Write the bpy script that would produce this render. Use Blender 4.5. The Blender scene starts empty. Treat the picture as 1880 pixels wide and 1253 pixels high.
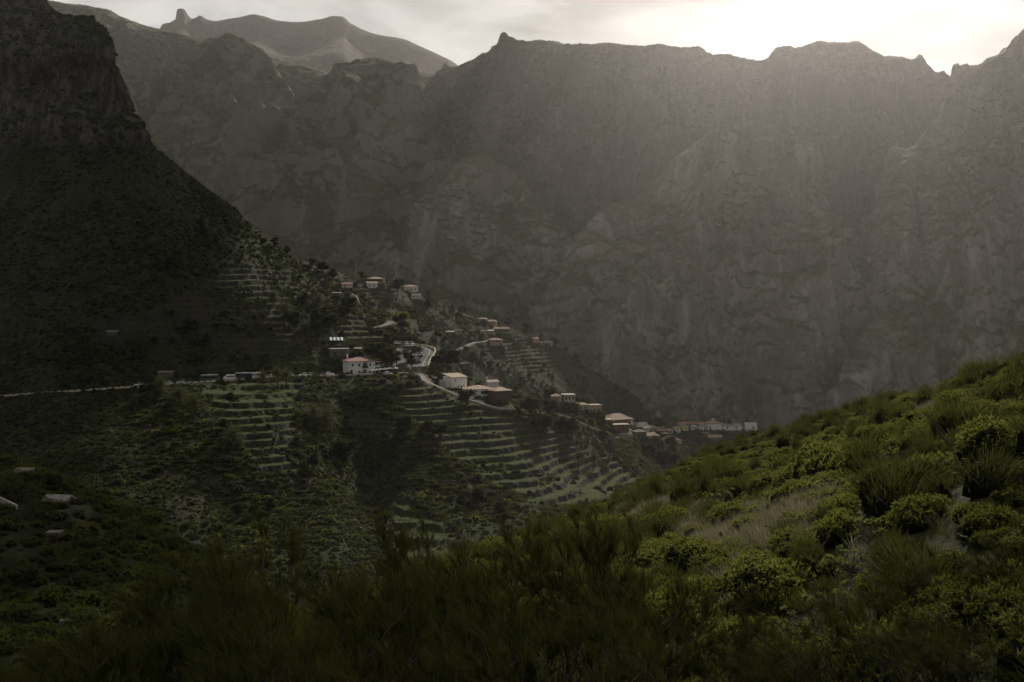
import bpy, math, random
import numpy as np
from mathutils import Vector, Matrix

S = bpy.context.scene
COL = S.collection
R = math.radians
# ------------------------------------------------------------------ camera
F, HY, CX = 1845.0, 560.0, 940.0            # focal length in photo pixels, horizon row, centre column
cam_d = bpy.data.cameras.new("camera"); cam = bpy.data.objects.new("camera", cam_d); COL.objects.link(cam)
cam_d.sensor_width = 36.0; cam_d.lens = 36.0 * F / 1880.0
cam_d.shift_y = (HY - 626.5) / 1880.0
cam_d.clip_start = 0.3; cam_d.clip_end = 12000
cam.location = (0, 0, 0); cam.rotation_euler = (R(90), 0, 0)
S.camera = cam
# ------------------------------------------------------------------ sun and sky
SUN_EL, SUN_AZ = R(33.0), R(17.0)           # azimuth to the right of the view direction
SD = Vector((math.sin(SUN_AZ) * math.cos(SUN_EL), math.cos(SUN_AZ) * math.cos(SUN_EL), math.sin(SUN_EL)))
sl = bpy.data.lights.new("sun", 'SUN'); sl.energy = 5.0; sl.angle = R(0.6); sl.color = (1.0, 0.93, 0.84)
sun = bpy.data.objects.new("sun", sl); COL.objects.link(sun)
sun.rotation_euler = SD.to_track_quat('Z', 'Y').to_euler(); sun.location = (300, 900, 900)
W = bpy.data.worlds.new("World"); S.world = W; W.use_nodes = True
def build_world():
    nt = W.node_tree; N = nt.nodes; L = nt.links
    for n in list(N): N.remove(n)
    out = N.new('ShaderNodeOutputWorld'); bg = N.new('ShaderNodeBackground'); L.new(bg.outputs[0], out.inputs[0])
    sky = N.new('ShaderNodeTexSky'); sky.sky_type = 'NISHITA'; sky.sun_disc = False
    sky.sun_elevation = SUN_EL; sky.sun_rotation = SUN_AZ
    sky.dust_density = 0.6; sky.air_density = 1.0
    bg.inputs['Strength'].default_value = 0.06
    tc = N.new('ShaderNodeTexCoord')
    mp = N.new('ShaderNodeMapping'); mp.inputs['Scale'].default_value = (1, 1, 2.6)
    mp.inputs['Location'].default_value = (0.31, 0.0, 0.22)
    L.new(tc.outputs['Generated'], mp.inputs[0])
    nz = N.new('ShaderNodeTexNoise'); nz.inputs['Scale'].default_value = 4.2; nz.inputs['Detail'].default_value = 9
    nz.inputs['Roughness'].default_value = 0.56; nz.inputs['Distortion'].default_value = 0.25
    L.new(mp.outputs[0], nz.inputs['Vector'])
    cr = N.new('ShaderNodeMapRange'); cr.inputs[1].default_value = 0.28; cr.inputs[2].default_value = 0.46
    cr.interpolation_type = 'SMOOTHSTEP'
    L.new(nz.outputs['Fac'], cr.inputs[0])
    # brightness of the cloud: silver towards the sun, grey away from it
    dt = N.new('ShaderNodeVectorMath'); dt.operation = 'DOT_PRODUCT'; dt.inputs[1].default_value = SD
    L.new(tc.outputs['Generated'], dt.inputs[0])
    gl = N.new('ShaderNodeMapRange'); gl.inputs[1].default_value = 0.80; gl.inputs[2].default_value = 1.0
    gl.inputs[3].default_value = 0.0; gl.inputs[4].default_value = 1.0; gl.interpolation_type = 'SMOOTHERSTEP'
    L.new(dt.outputs['Value'], gl.inputs[0])
    n2 = N.new('ShaderNodeTexNoise'); n2.inputs['Scale'].default_value = 3.6; n2.inputs['Detail'].default_value = 7; n2.inputs['Distortion'].default_value = 0.5
    L.new(mp.outputs[0], n2.inputs['Vector'])
    den = N.new('ShaderNodeMapRange'); den.inputs[1].default_value = 0.38; den.inputs[2].default_value = 0.60
    den.inputs[3].default_value = CLOUD_THIN; den.inputs[4].default_value = CLOUD_THICK
    L.new(n2.outputs['Fac'], den.inputs[0])
    mu = N.new('ShaderNodeMath'); mu.operation = 'MULTIPLY_ADD'      # bright = glow*thin + base
    sp = N.new('ShaderNodeSeparateXYZ'); L.new(tc.outputs['Generated'], sp.inputs[0])
    ze = N.new('ShaderNodeMapRange'); ze.inputs[1].default_value = 0.25; ze.inputs[2].default_value = 1.0      # an overcast sky is brightest overhead
    ze.inputs[3].default_value = 1.15 * CLOUD_BASE; ze.inputs[4].default_value = 0.92 * CLOUD_BASE; L.new(sp.outputs['Z'], ze.inputs[0])
    L.new(gl.outputs[0], mu.inputs[0]); L.new(den.outputs[0], mu.inputs[1])
    n3 = N.new('ShaderNodeTexNoise'); n3.inputs['Scale'].default_value = 7.0; n3.inputs['Detail'].default_value = 8; n3.inputs['Distortion'].default_value = 0.8; L.new(mp.outputs[0], n3.inputs['Vector'])
    gr = N.new('ShaderNodeMapRange'); gr.inputs[1].default_value = 0.36; gr.inputs[2].default_value = 0.62; gr.inputs[3].default_value = 0.80; gr.inputs[4].default_value = 1.20; L.new(n3.outputs['Fac'], gr.inputs[0])
    zb = N.new('ShaderNodeMath'); zb.operation = 'MULTIPLY'; L.new(ze.outputs[0], zb.inputs[0]); L.new(gr.outputs[0], zb.inputs[1]); wd = N.new('ShaderNodeMapRange'); wd.inputs[1].default_value = -0.35; wd.inputs[2].default_value = 0.95; wd.inputs[3].default_value = 0.50; wd.inputs[4].default_value = 1.75; L.new(dt.outputs['Value'], wd.inputs[0])
    zc = N.new('ShaderNodeMath'); zc.operation = 'MULTIPLY'; L.new(zb.outputs[0], zc.inputs[0]); L.new(wd.outputs[0], zc.inputs[1]); L.new(zc.outputs[0], mu.inputs[2])
    cc = N.new('ShaderNodeMix'); cc.data_type = 'RGBA'; cc.blend_type = 'MULTIPLY'; cc.inputs['Factor'].default_value = 1
    cc.inputs['A'].default_value = (1.0, 0.975, 0.93, 1)
    L.new(mu.outputs[0], cc.inputs['B'])
    mx = N.new('ShaderNodeMix'); mx.data_type = 'RGBA'
    L.new(cr.outputs[0], mx.inputs['Factor']); L.new(sky.outputs[0], mx.inputs['A']); L.new(cc.outputs['Result'], mx.inputs['B'])
    L.new(mx.outputs['Result'], bg.inputs['Color'])
CLOUD_THIN, CLOUD_THICK, CLOUD_BASE = -3.5, -9.5, 6.3     # before the background strength
build_world()
S.view_settings.view_transform = 'Standard'; S.view_settings.look = 'None'
S.view_settings.exposure = -0.05; S.view_settings.gamma = 1.0; S.view_settings.use_curve_mapping = False
S.cycles.max_bounces = 4; S.cycles.diffuse_bounces = 2; S.cycles.glossy_bounces = 2; S.cycles.transmission_bounces = 3
S.cycles.volume_bounces = 0; S.cycles.transparent_max_bounces = 8
HAZE_DENSITY, HAZE_G, HAZE_COL = 0.000104, 0.84, (1.0, 0.95, 0.915)

# ------------------------------------------------------------------ noise (numpy)
_rng = np.random.RandomState(7)
_perm = np.tile(_rng.permutation(256), 3).astype(np.int32)
_gr = _rng.normal(size=(256, 3)); _gr /= np.linalg.norm(_gr, axis=1)[:, None]; _gr = _gr.astype(np.float32)
def perlin(p):
    p = np.asarray(p, dtype=np.float32); sh = p.shape[:-1]; p = p.reshape(-1, 3)
    i0 = np.floor(p).astype(np.int32); f = p - i0; i0 &= 255
    u = f * f * f * (f * (f * 6 - 15) + 10)
    def g(dx, dy, dz):
        h = _perm[_perm[_perm[i0[:, 0] + dx] + i0[:, 1] + dy] + i0[:, 2] + dz] & 255
        q = _gr[h]
        return q[:, 0] * (f[:, 0] - dx) + q[:, 1] * (f[:, 1] - dy) + q[:, 2] * (f[:, 2] - dz)
    def l(a, b, t): return a + t * (b - a)
    x0 = l(l(g(0, 0, 0), g(1, 0, 0), u[:, 0]), l(g(0, 1, 0), g(1, 1, 0), u[:, 0]), u[:, 1])
    x1 = l(l(g(0, 0, 1), g(1, 0, 1), u[:, 0]), l(g(0, 1, 1), g(1, 1, 1), u[:, 0]), u[:, 1])
    return (l(x0, x1, u[:, 2]) * 1.5).reshape(sh)
def fbm(p, octv=5, gain=0.5, ridged=False):
    p = np.asarray(p, dtype=np.float32); s = 0; a = 1.0; tot = 0
    for k in range(octv):
        n = perlin(p + 17.3 * k)
        s = s + a * ((1 - 2 * np.abs(n)) if ridged else n); tot += a
        p = p * 2.03; a *= gain
    return s / tot
def sstep(a, b, x):
    t = np.clip((x - a) / (b - a), 0, 1); return t * t * (3 - 2 * t)
def pchip(x, y, xs):
    """monotone cubic through (x, y[k, ...]) sampled at xs"""
    x = np.asarray(x, float); y = np.asarray(y, float)
    h = np.diff(x); hh = h.reshape((-1,) + (1,) * (y.ndim - 1)); dl = np.diff(y, axis=0) / hh
    m = np.zeros_like(y)
    if len(x) == 2: m[:] = dl[0]
    else:
        w1 = 2 * hh[1:] + hh[:-1]; w2 = hh[1:] + 2 * hh[:-1]
        ok = dl[:-1] * dl[1:] > 0
        with np.errstate(divide='ignore', invalid='ignore'):
            mm = (w1 + w2) / (w1 / dl[:-1] + w2 / dl[1:])
        m[1:-1] = np.where(ok, mm, 0); m[0] = dl[0]; m[-1] = dl[-1]
    xs = np.asarray(xs, float); k = np.clip(np.searchsorted(x, xs, side='right') - 1, 0, len(x) - 2)
    t = ((xs - x[k]) / h[k]).reshape((-1,) + (1,) * (y.ndim - 1)); H = hh[k]
    return ((2 * t**3 - 3 * t**2 + 1) * y[k] + (t**3 - 2 * t**2 + t) * H * m[k]
            + (-2 * t**3 + 3 * t**2) * y[k + 1] + (t**3 - t**2) * H * m[k + 1])

# ------------------------------------------------------------------ points and patches
def PT(px, py, d): return Vector(((px - CX) / F * d, d, (HY - py) / F * d))
def proj(V): return CX + V[..., 0] / V[..., 1] * F, HY - V[..., 2] / V[..., 1] * F
def row(knots, pxs):
    k = np.array(sorted(knots), float)
    yd = pchip(k[:, 0], k[:, 1:], np.clip(pxs, k[0, 0], k[-1, 0]))
    py, d = yd[:, 0], yd[:, 1]
    return np.stack([(pxs - CX) / F * d, d, (HY - py) / F * d], axis=1)
def shift(rw, dd, dz):
    """the same line moved dd metres away along its own sight line in plan, dz up"""
    o = rw.copy(); k = (rw[:, 1] + dd) / rw[:, 1]
    o[:, 0] *= k; o[:, 1] += dd; o[:, 2] += dz; return o
def loft(rows, segs):
    rows = np.stack(rows); t = [0.0]
    for a, b in zip(rows[:-1], rows[1:]): t.append(t[-1] + np.linalg.norm(b - a, axis=1).mean())
    ts = np.concatenate([np.linspace(t[i], t[i + 1], segs[i], endpoint=False) for i in range(len(segs))] + [[t[-1]]])
    return pchip(t, rows, ts)
def normals(V):
    du = np.gradient(V, axis=1); dv = np.gradient(V, axis=0)
    n = np.cross(dv, du); return n / np.maximum(np.linalg.norm(n, axis=2, keepdims=True), 1e-9)
def grid_mesh(name, V, mat, attrs=None, kind='structure'):
    nv, nu = V.shape[:2]; me = bpy.data.meshes.new(name)
    idx = np.arange(nv * nu, dtype=np.int32).reshape(nv, nu)
    q = np.stack([idx[:-1, :-1], idx[1:, :-1], idx[1:, 1:], idx[:-1, 1:]], axis=-1).reshape(-1)
    nf = len(q) // 4
    me.vertices.add(nv * nu); me.vertices.foreach_set('co', V.astype(np.float32).ravel())
    me.loops.add(len(q)); me.loops.foreach_set('vertex_index', q)
    me.polygons.add(nf); me.polygons.foreach_set('loop_start', np.arange(0, len(q), 4, dtype=np.int32))
    me.polygons.foreach_set('use_smooth', np.ones(nf, dtype=bool))
    for k, a in (attrs or {}).items():
        at = me.attributes.new(k, 'FLOAT', 'POINT'); at.data.foreach_set('value', np.asarray(a, dtype=np.float32).ravel())
    me.materials.append(mat); me.update(calc_edges=True)
    o = bpy.data.objects.new(name, me); COL.objects.link(o)
    if kind: o['kind'] = kind
    return o
def raw_mesh(name, verts, faces, mats, fmat=None, smooth=False, attrs=None):
    """verts (n,3); faces: int array (m,3) or (m,4), or list of tuples"""
    me = bpy.data.meshes.new(name)
    if isinstance(faces, np.ndarray):
        n = faces.shape[1]; q = faces.astype(np.int32).ravel()
        me.vertices.add(len(verts)); me.vertices.foreach_set('co', np.asarray(verts, np.float32).ravel())
        me.loops.add(len(q)); me.loops.foreach_set('vertex_index', q)
        me.polygons.add(len(faces)); me.polygons.foreach_set('loop_start', np.arange(0, len(q), n, dtype=np.int32))
    else:
        me.from_pydata([tuple(v) for v in verts], [], faces)
    if smooth: me.polygons.foreach_set('use_smooth', np.ones(len(me.polygons), dtype=bool))
    for m in (mats if isinstance(mats, (list, tuple)) else [mats]): me.materials.append(m)
    if fmat is not None: me.polygons.foreach_set('material_index', np.asarray(fmat, np.int32))
    for k, a in (attrs or {}).items():
        at = me.attributes.new(k, 'FLOAT', 'POINT'); at.data.foreach_set('value', np.asarray(a, dtype=np.float32).ravel())
    me.update(calc_edges=True)
    return me
def link(name, me, parent=None, loc=None, rz=0.0, sc=None):
    o = bpy.data.objects.new(name, me); COL.objects.link(o)
    if parent: o.parent = parent
    if loc is not None: o.location = loc
    o.rotation_euler = (0, 0, rz)
    if sc is not None: o.scale = (sc, sc, sc) if np.isscalar(sc) else sc
    return o
def tag(o, label=None, cat=None, group=None, kind=None):
    if label: o['label'] = label
    if cat: o['category'] = cat
    if group: o['group'] = group
    if kind: o['kind'] = kind
    return o
def copy_tree(o, parent=None):
    c = o.copy(); COL.objects.link(c)
    if parent: c.parent = parent
    for ch in list(o.children):
        copy_tree(ch, c)
    return c
def clear_props(o):
    for k in ('label', 'group'):
        if k in o: del o[k]
# ------------------------------------------------------------------ materials
def new_mat(name):
    m = bpy.data.materials.new(name); m.use_nodes = True
    nt = m.node_tree; b = nt.nodes['Principled BSDF']; return m, nt, b
def nz(nt, scale, detail=4, rough=0.55, vec=None, dist=0.0):
    n = nt.nodes.new('ShaderNodeTexNoise'); n.inputs['Scale'].default_value = scale
    n.inputs['Detail'].default_value = detail; n.inputs['Roughness'].default_value = rough; n.inputs['Distortion'].default_value = dist
    if vec is not None: nt.links.new(vec, n.inputs['Vector'])
    return n.outputs['Fac']
def rng(nt, v, a, b, c=0.0, d=1.0):
    n = nt.nodes.new('ShaderNodeMapRange'); n.interpolation_type = 'SMOOTHSTEP'
    for i, x in enumerate((a, b, c, d)): n.inputs[i + 1].default_value = x
    nt.links.new(v, n.inputs[0]); return n.outputs[0]
def mixc(nt, f, a, b):
    n = nt.nodes.new('ShaderNodeMix'); n.data_type = 'RGBA'
    if isinstance(f, (int, float)): n.inputs['Factor'].default_value = f
    else: nt.links.new(f, n.inputs['Factor'])
    for key, x in (('A', a), ('B', b)):
        if isinstance(x, (tuple, list)): n.inputs[key].default_value = (x[0], x[1], x[2], 1)
        else: nt.links.new(x, n.inputs[key])
    return n.outputs['Result']
def mth(nt, op, a, b=0.0):
    n = nt.nodes.new('ShaderNodeMath'); n.operation = op; n.use_clamp = False
    for i, x in enumerate((a, b)):
        if isinstance(x, (int, float)): n.inputs[i].default_value = x
        else: nt.links.new(x, n.inputs[i])
    return n.outputs[0]
def obj_vec(nt, scale=(1, 1, 1)):
    g = nt.nodes.new('ShaderNodeNewGeometry')
    m = nt.nodes.new('ShaderNodeMapping'); m.inputs['Scale'].default_value = scale
    nt.links.new(g.outputs['Position'], m.inputs[0]); return m.outputs[0]
def nrm_z(nt):
    g = nt.nodes.new('ShaderNodeNewGeometry'); s = nt.nodes.new('ShaderNodeSeparateXYZ')
    nt.links.new(g.outputs['Normal'], s.inputs[0]); return s.outputs['Z']
def attr(nt, name):
    a = nt.nodes.new('ShaderNodeAttribute'); a.attribute_name = name; return a.outputs['Fac']
def bump(nt, b, h, strength=0.5, dist=1.0):
    n = nt.nodes.new('ShaderNodeBump'); n.inputs['Strength'].default_value = strength; n.inputs['Distance'].default_value = dist
    nt.links.new(h, n.inputs['Height']); nt.links.new(n.outputs[0], b.inputs['Normal'])
def rock_mat(name, rock, rock2, veg, vlo, vhi, sc=1.0, pale=None):
    """bedded basalt with scrub growing wherever the rock is not too steep"""
    m, nt, b = new_mat(name); L = nt.links
    vert = obj_vec(nt, (0.045 * sc, 0.045 * sc, 0.008 * sc)); bed = obj_vec(nt, (0.010 * sc, 0.010 * sc, 0.05 * sc)); iso = obj_vec(nt, (sc, sc, sc))
    base = mixc(nt, rng(nt, nz(nt, 1.0, 6, 0.62, vert, 0.3), 0.35, 0.65), rock, rock2)
    base = mixc(nt, mth(nt, 'MULTIPLY', rng(nt, nz(nt, 1.0, 5, 0.6, bed, 0.4), 0.48, 0.66), 0.40), base, tuple(0.45 * x for x in rock))
    base = mixc(nt, rng(nt, nz(nt, 0.02, 5, 0.6, iso), 0.42, 0.70, 0, 0.6), base, tuple(0.62 * x for x in rock2))
    if pale:
        base = mixc(nt, mth(nt, 'MULTIPLY', rng(nt, nz(nt, 0.011, 6, 0.65, obj_vec(nt, (sc * 4.2, sc * 4.2, sc * 0.75)), 0.5), 0.51, 0.62), 0.9), base, pale)
    f = mth(nt, 'ADD', nrm_z(nt), mth(nt, 'MULTIPLY', mth(nt, 'SUBTRACT', nz(nt, 0.075, 7, 0.72, iso), 0.5), 1.1))
    vg = mixc(nt, rng(nt, nz(nt, 0.11, 5, 0.7, iso), 0.35, 0.65), veg, tuple(0.45 * x for x in veg))
    big = rng(nt, nz(nt, 0.0075, 5, 0.6, obj_vec(nt, (sc, sc, sc * 0.55)), 0.6), 0.46, 0.60)
    f = mth(nt, 'ADD', f, mth(nt, 'MULTIPLY', mth(nt, 'SUBTRACT', big, 0.5), 0.30))
    c = mixc(nt, rng(nt, f, vlo, vhi), base, vg)
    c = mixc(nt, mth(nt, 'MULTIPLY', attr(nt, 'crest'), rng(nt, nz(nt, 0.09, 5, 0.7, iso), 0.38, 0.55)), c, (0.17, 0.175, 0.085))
    L.new(c, b.inputs['Base Color'])
    b.inputs['Roughness'].default_value = 0.95; b.inputs['Specular IOR Level'].default_value = 0.1
    bump(nt, b, mth(nt, 'ADD', mth(nt, 'MULTIPLY', nz(nt, 0.16, 8, 0.7, iso), 0.45), mth(nt, 'MULTIPLY', nz(nt, 1.6, 7, 0.65, vert), 2.2)), 1.0, 9.0 / sc)
    return m
def hill_mat(name):
    """scrubby slope: grass on the flat terrace tops, dark stone and scrub on the risers; attributes: grass, bare, crag"""
    m, nt, b = new_mat(name); L = nt.links; iso = obj_vec(nt)
    nzz = nrm_z(nt)
    scrub = mixc(nt, rng(nt, nz(nt, 0.28, 6, 0.7, iso), 0.35, 0.65), (0.016, 0.023, 0.010), (0.045, 0.054, 0.021))
    scrub = mixc(nt, rng(nt, nz(nt, 0.035, 4, 0.6, iso), 0.5, 0.68), scrub, (0.046, 0.042, 0.029))
    grass = mixc(nt, rng(nt, nz(nt, 0.5, 5, 0.7, iso), 0.35, 0.65), (0.030, 0.043, 0.010), (0.074, 0.092, 0.019))
    grass = mixc(nt, rng(nt, nz(nt, 0.05, 4, 0.6, iso), 0.56, 0.70), grass, (0.048, 0.046, 0.030))
    gf = mth(nt, 'MULTIPLY', attr(nt, 'grass'), rng(nt, nzz, 0.80, 0.95))
    c = mixc(nt, gf, scrub, grass)
    stone = mixc(nt, rng(nt, nz(nt, 0.9, 5, 0.7, iso), 0.4, 0.6), (0.026, 0.024, 0.021), (0.065, 0.060, 0.052))
    c = mixc(nt, mth(nt, 'MULTIPLY', attr(nt, 'grass'), rng(nt, nzz, 0.72, 0.5)), c, stone)
    vert = obj_vec(nt, (0.25, 0.25, 0.05))
    crag = mixc(nt, rng(nt, nz(nt, 1.0, 6, 0.65, vert), 0.4, 0.6), (0.030, 0.028, 0.025), (0.12, 0.11, 0.096))
    c = mixc(nt, mth(nt, 'MULTIPLY', attr(nt, 'crag'), rng(nt, nzz, 0.62, 0.40)), c, crag)
    soil = mixc(nt, rng(nt, nz(nt, 1.2, 6, 0.7, iso), 0.35, 0.65), (0.10, 0.087, 0.068), (0.20, 0.175, 0.14))
    c = mixc(nt, attr(nt, 'bare'), c, soil)
    L.new(c, b.inputs['Base Color']); b.inputs['Roughness'].default_value = 0.95; b.inputs['Specular IOR Level'].default_value = 0.1
    bump(nt, b, nz(nt, 0.9, 7, 0.75, iso), 0.9, 1.6)
    return m
def near_mat(name):
    m, nt, b = new_mat(name); L = nt.links; iso = obj_vec(nt)
    a = mixc(nt, rng(nt, nz(nt, 3.0, 7, 0.7, iso), 0.35, 0.65), (0.050, 0.041, 0.030), (0.125, 0.105, 0.076))
    g = mixc(nt, rng(nt, nz(nt, 5.0, 5, 0.7, iso), 0.35, 0.65), (0.022, 0.028, 0.010), (0.065, 0.068, 0.022))
    c = mixc(nt, mth(nt, 'MULTIPLY', rng(nt, nz(nt, 0.25, 5, 0.65, iso), 0.36, 0.56), 1.0), a, g)
    c = mixc(nt, attr(nt, 'bare'), c, mixc(nt, rng(nt, nz(nt, 6.0, 6, 0.75, iso), 0.35, 0.65), (0.055, 0.050, 0.032), (0.115, 0.102, 0.068)))
    L.new(c, b.inputs['Base Color']); b.inputs['Roughness'].default_value = 0.95; b.inputs['Specular IOR Level'].default_value = 0.1
    bump(nt, b, nz(nt, 4.0, 8, 0.75, iso), 0.9, 0.25)
    return m
def plain(name, col, rough=0.8, var=0.18, scale=1.5, metal=0.0, spec=0.3, col2=None, objspace=True):
    """one colour, weathered by a two-octave stain pattern"""
    m, nt, b = new_mat(name); tc = nt.nodes.new('ShaderNodeTexCoord')
    v = tc.outputs['Object']
    n = nz(nt, scale, 6, 0.65, v)
    c2 = col2 or tuple(x * (1 - 2.2 * var) for x in col)
    nt.links.new(mixc(nt, rng(nt, n, 0.38, 0.70), col, c2), b.inputs['Base Color'])
    b.inputs['Roughness'].default_value = rough; b.inputs['Metallic'].default_value = metal; b.inputs['Specular IOR Level'].default_value = spec
    return m
def leaf_mat(name, dark, light, trans=0.35, gloss=0.25, rough=0.55):
    m, nt, b = new_mat(name); L = nt.links
    t = attr(nt, 'tint'); gloss *= 0.35; rough = 0.5 + 0.4 * rough
    oi = nt.nodes.new('ShaderNodeObjectInfo')
    c = mixc(nt, t, dark, light)
    c = mixc(nt, mth(nt, 'MULTIPLY', oi.outputs['Random'], 0.45), c, tuple(0.55 * x for x in dark))
    L.new(c, b.inputs['Base Color']); b.inputs['Roughness'].default_value = rough; b.inputs['Specular IOR Level'].default_value = gloss
    tr = nt.nodes.new('ShaderNodeBsdfTranslucent')
    L.new(mixc(nt, 0.5, c, tuple(min(1, 2.4 * x) for x in light)), tr.inputs['Color'])
    ms = nt.nodes.new('ShaderNodeMixShader'); ms.inputs[0].default_value = trans
    L.new(b.outputs[0], ms.inputs[1]); L.new(tr.outputs[0], ms.inputs[2])
    L.new(ms.outputs[0], nt.nodes['Material Output'].inputs['Surface'])
    return m
def tile_mat(name, col):
    """barrel tiles: ridges down the slope"""
    m, nt, b = new_mat(name); tc = nt.nodes.new('ShaderNodeTexCoord')
    w = nt.nodes.new('ShaderNodeTexWave'); w.inputs['Scale'].default_value = 1.4; w.inputs['Distortion'].default_value = 0.6
    nt.links.new(tc.outputs['Object'], w.inputs['Vector'])
    n = nz(nt, 1.1, 6, 0.7, tc.outputs['Object'])
    c = mixc(nt, rng(nt, n, 0.35, 0.68), col, tuple(0.55 * x for x in col))
    c = mixc(nt, mth(nt, 'MULTIPLY', w.outputs['Fac'], 0.25), c, tuple(0.5 * x for x in col))
    nt.links.new(c, b.inputs['Base Color']); b.inputs['Roughness'].default_value = 0.85
    bump(nt, b, w.outputs['Fac'], 0.4, 0.08)
    return m
MAT = {}
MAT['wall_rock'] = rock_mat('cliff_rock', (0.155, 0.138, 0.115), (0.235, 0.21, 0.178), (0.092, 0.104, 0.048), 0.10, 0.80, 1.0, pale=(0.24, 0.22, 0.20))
MAT['buttress_rock_lit'] = rock_mat('buttress_rock_lit', (0.25, 0.225, 0.185), (0.40, 0.36, 0.305), (0.125, 0.142, 0.066), 0.12, 0.85, 1.0, pale=(0.50, 0.465, 0.42))  # lightened copy of the cliff rock, painting brighter light onto the buttresses
MAT['ridge_rock'] = rock_mat('ridge_rock', (0.24, 0.217, 0.187), (0.34, 0.31, 0.27), (0.155, 0.162, 0.085), 0.22, 0.55, 1.0, pale=(0.27, 0.25, 0.215))
MAT['far_rock'] = rock_mat('far_rock', (0.13, 0.096, 0.088), (0.16, 0.122, 0.112), (0.085, 0.080, 0.052), 0.50, 1.10, 0.6)
MAT['hill'] = hill_mat('hillside_scrub')
MAT['near'] = near_mat('near_soil')
# ------------------------------------------------------------------ terrain
def poly_in(px, py, poly):
    inside = np.zeros(px.shape, bool); n = len(poly)
    for i in range(n):
        x0, y0 = poly[i]; x1, y1 = poly[(i + 1) % n]
        if y0 == y1: continue
        c = ((y0 > py) != (y1 > py)) & (px < (x1 - x0) * (py - y0) / (y1 - y0) + x0)
        inside ^= c
    return inside
def blur(a, n=3):
    for _ in range(n):
        a = (a + np.roll(a, 1, 0) + np.roll(a, -1, 0) + np.roll(a, 1, 1) + np.roll(a, -1, 1)) / 5
    return a
def carve(V, pts, half, fall, bare=None, bval=1.0):
    """level the ground of V to the line pts (n,3) within half metres of it"""
    pts = np.asarray(pts, float); m = half + fall + 2
    box = ((V[..., 0] > pts[:, 0].min() - m) & (V[..., 0] < pts[:, 0].max() + m) &
           (V[..., 1] > pts[:, 1].min() - m) & (V[..., 1] < pts[:, 1].max() + m))
    I = np.nonzero(box); q = V[I]; best = np.full(len(q), 1e9); zz = np.zeros(len(q))
    if len(pts) == 1: pts = np.vstack([pts, pts + 1e-3])
    for a, b in zip(pts[:-1], pts[1:]):
        ab = b[:2] - a[:2]; t = np.clip(((q[:, :2] - a[:2]) @ ab) / max(ab @ ab, 1e-9), 0, 1)
        d = np.linalg.norm(q[:, :2] - a[:2] - t[:, None] * ab, axis=1)
        k = d < best; best[k] = d[k]; zz[k] = a[2] + t[k] * (b[2] - a[2])
    w = 1 - sstep(half, half + fall, best)
    q[:, 2] = q[:, 2] * (1 - w) + zz * w; V[I] = q
    if bare is not None: bare[I] = np.maximum(bare[I], (1 - sstep(half, half + 0.8, best)) * bval)
class Ground:
    """looks up the ground a patch of terrain offers"""
    def __init__(s, V, first=0): s.V = V; s.first = first; s.redo()
    def redo(s):
        W_ = s.V[s.first:].reshape(-1, 3); s.W = W_; s.px, s.py = proj(W_); s.N = normals(s.V)[s.first:].reshape(-1, 3)
    def at(s, px, py):
        d = (s.px - px) ** 2 + (s.py - py) ** 2
        k = np.argpartition(d, 40)[:40]
        k = k[d[k] < max(6.0, d[k].min() * 2 + 1)]
        return Vector(s.W[k[np.argmin(s.W[k, 1])]])
    def z(s, x, y):
        k = np.argmin((s.W[:, 0] - x) ** 2 + (s.W[:, 1] - y) ** 2); return float(s.W[k, 2])
def cliffs(V, amp=1.0, top=0.35, ntop=25, sd=0.0, sc=1.0):
    """gullies, fluting, beds and crumbling rock pushed out along the normals"""
    N = normals(V); P = V / sc + sd
    W_ = np.stack([perlin(P / 110 + 3), perlin(P / 110 + 13), 0 * P[..., 0]], -1) * 26; big = fbm((P + W_) * [1 / 120, 1 / 120, 1 / 520], 3, 0.5, True)
    med = fbm(P * [1 / 26, 1 / 26, 1 / 120] + 40, 4, 0.55, True)
    fin = fbm(P * [1 / 10, 1 / 10, 1 / 62] + 140, 4, 0.6, True)
    zz = P[..., 2] + 22 * perlin(P / 160) + 0.05 * P[..., 0]
    bed = sstep(-0.35, 0.35, np.sin(zz / 5.2 + 2.5 * perlin(P / 90))) - 0.5
    bed2 = sstep(-0.3, 0.3, np.sin(zz / 1.9 + 1.5 * perlin(P / 40))) - 0.5
    sm = fbm(P / 16 + 9, 5, 0.6)
    steep = sstep(0.85, 0.45, N[..., 2])
    D = 70 * (big - 0.35) + 19 * (med - 0.3) * steep + 6.0 * (fin - 0.3) * steep + (2.6 * bed + 1.0 * bed2) * steep * (0.25 + sstep(-.2, .3, perlin(P / 70 + 5))) + 6.5 * sm
    v = np.arange(V.shape[0])[:, None]
    D = D * amp * (top + (1 - top) * sstep(12, ntop + 12, v)) + amp * (1 - sstep(0, 60, v)) * 2.0 * fbm(P / 14 + 70, 4, 0.62)
    cg = fbm(P * [1 / 13, 1 / 90, 1 / 90] + 33, 5, 0.7, True)
    return V + N * D[..., None] + np.array([0, 0, 1.0]) * (amp * (1 - sstep(0, 40, v)) * 4.5 * (cg - 0.25))[..., None]

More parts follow.
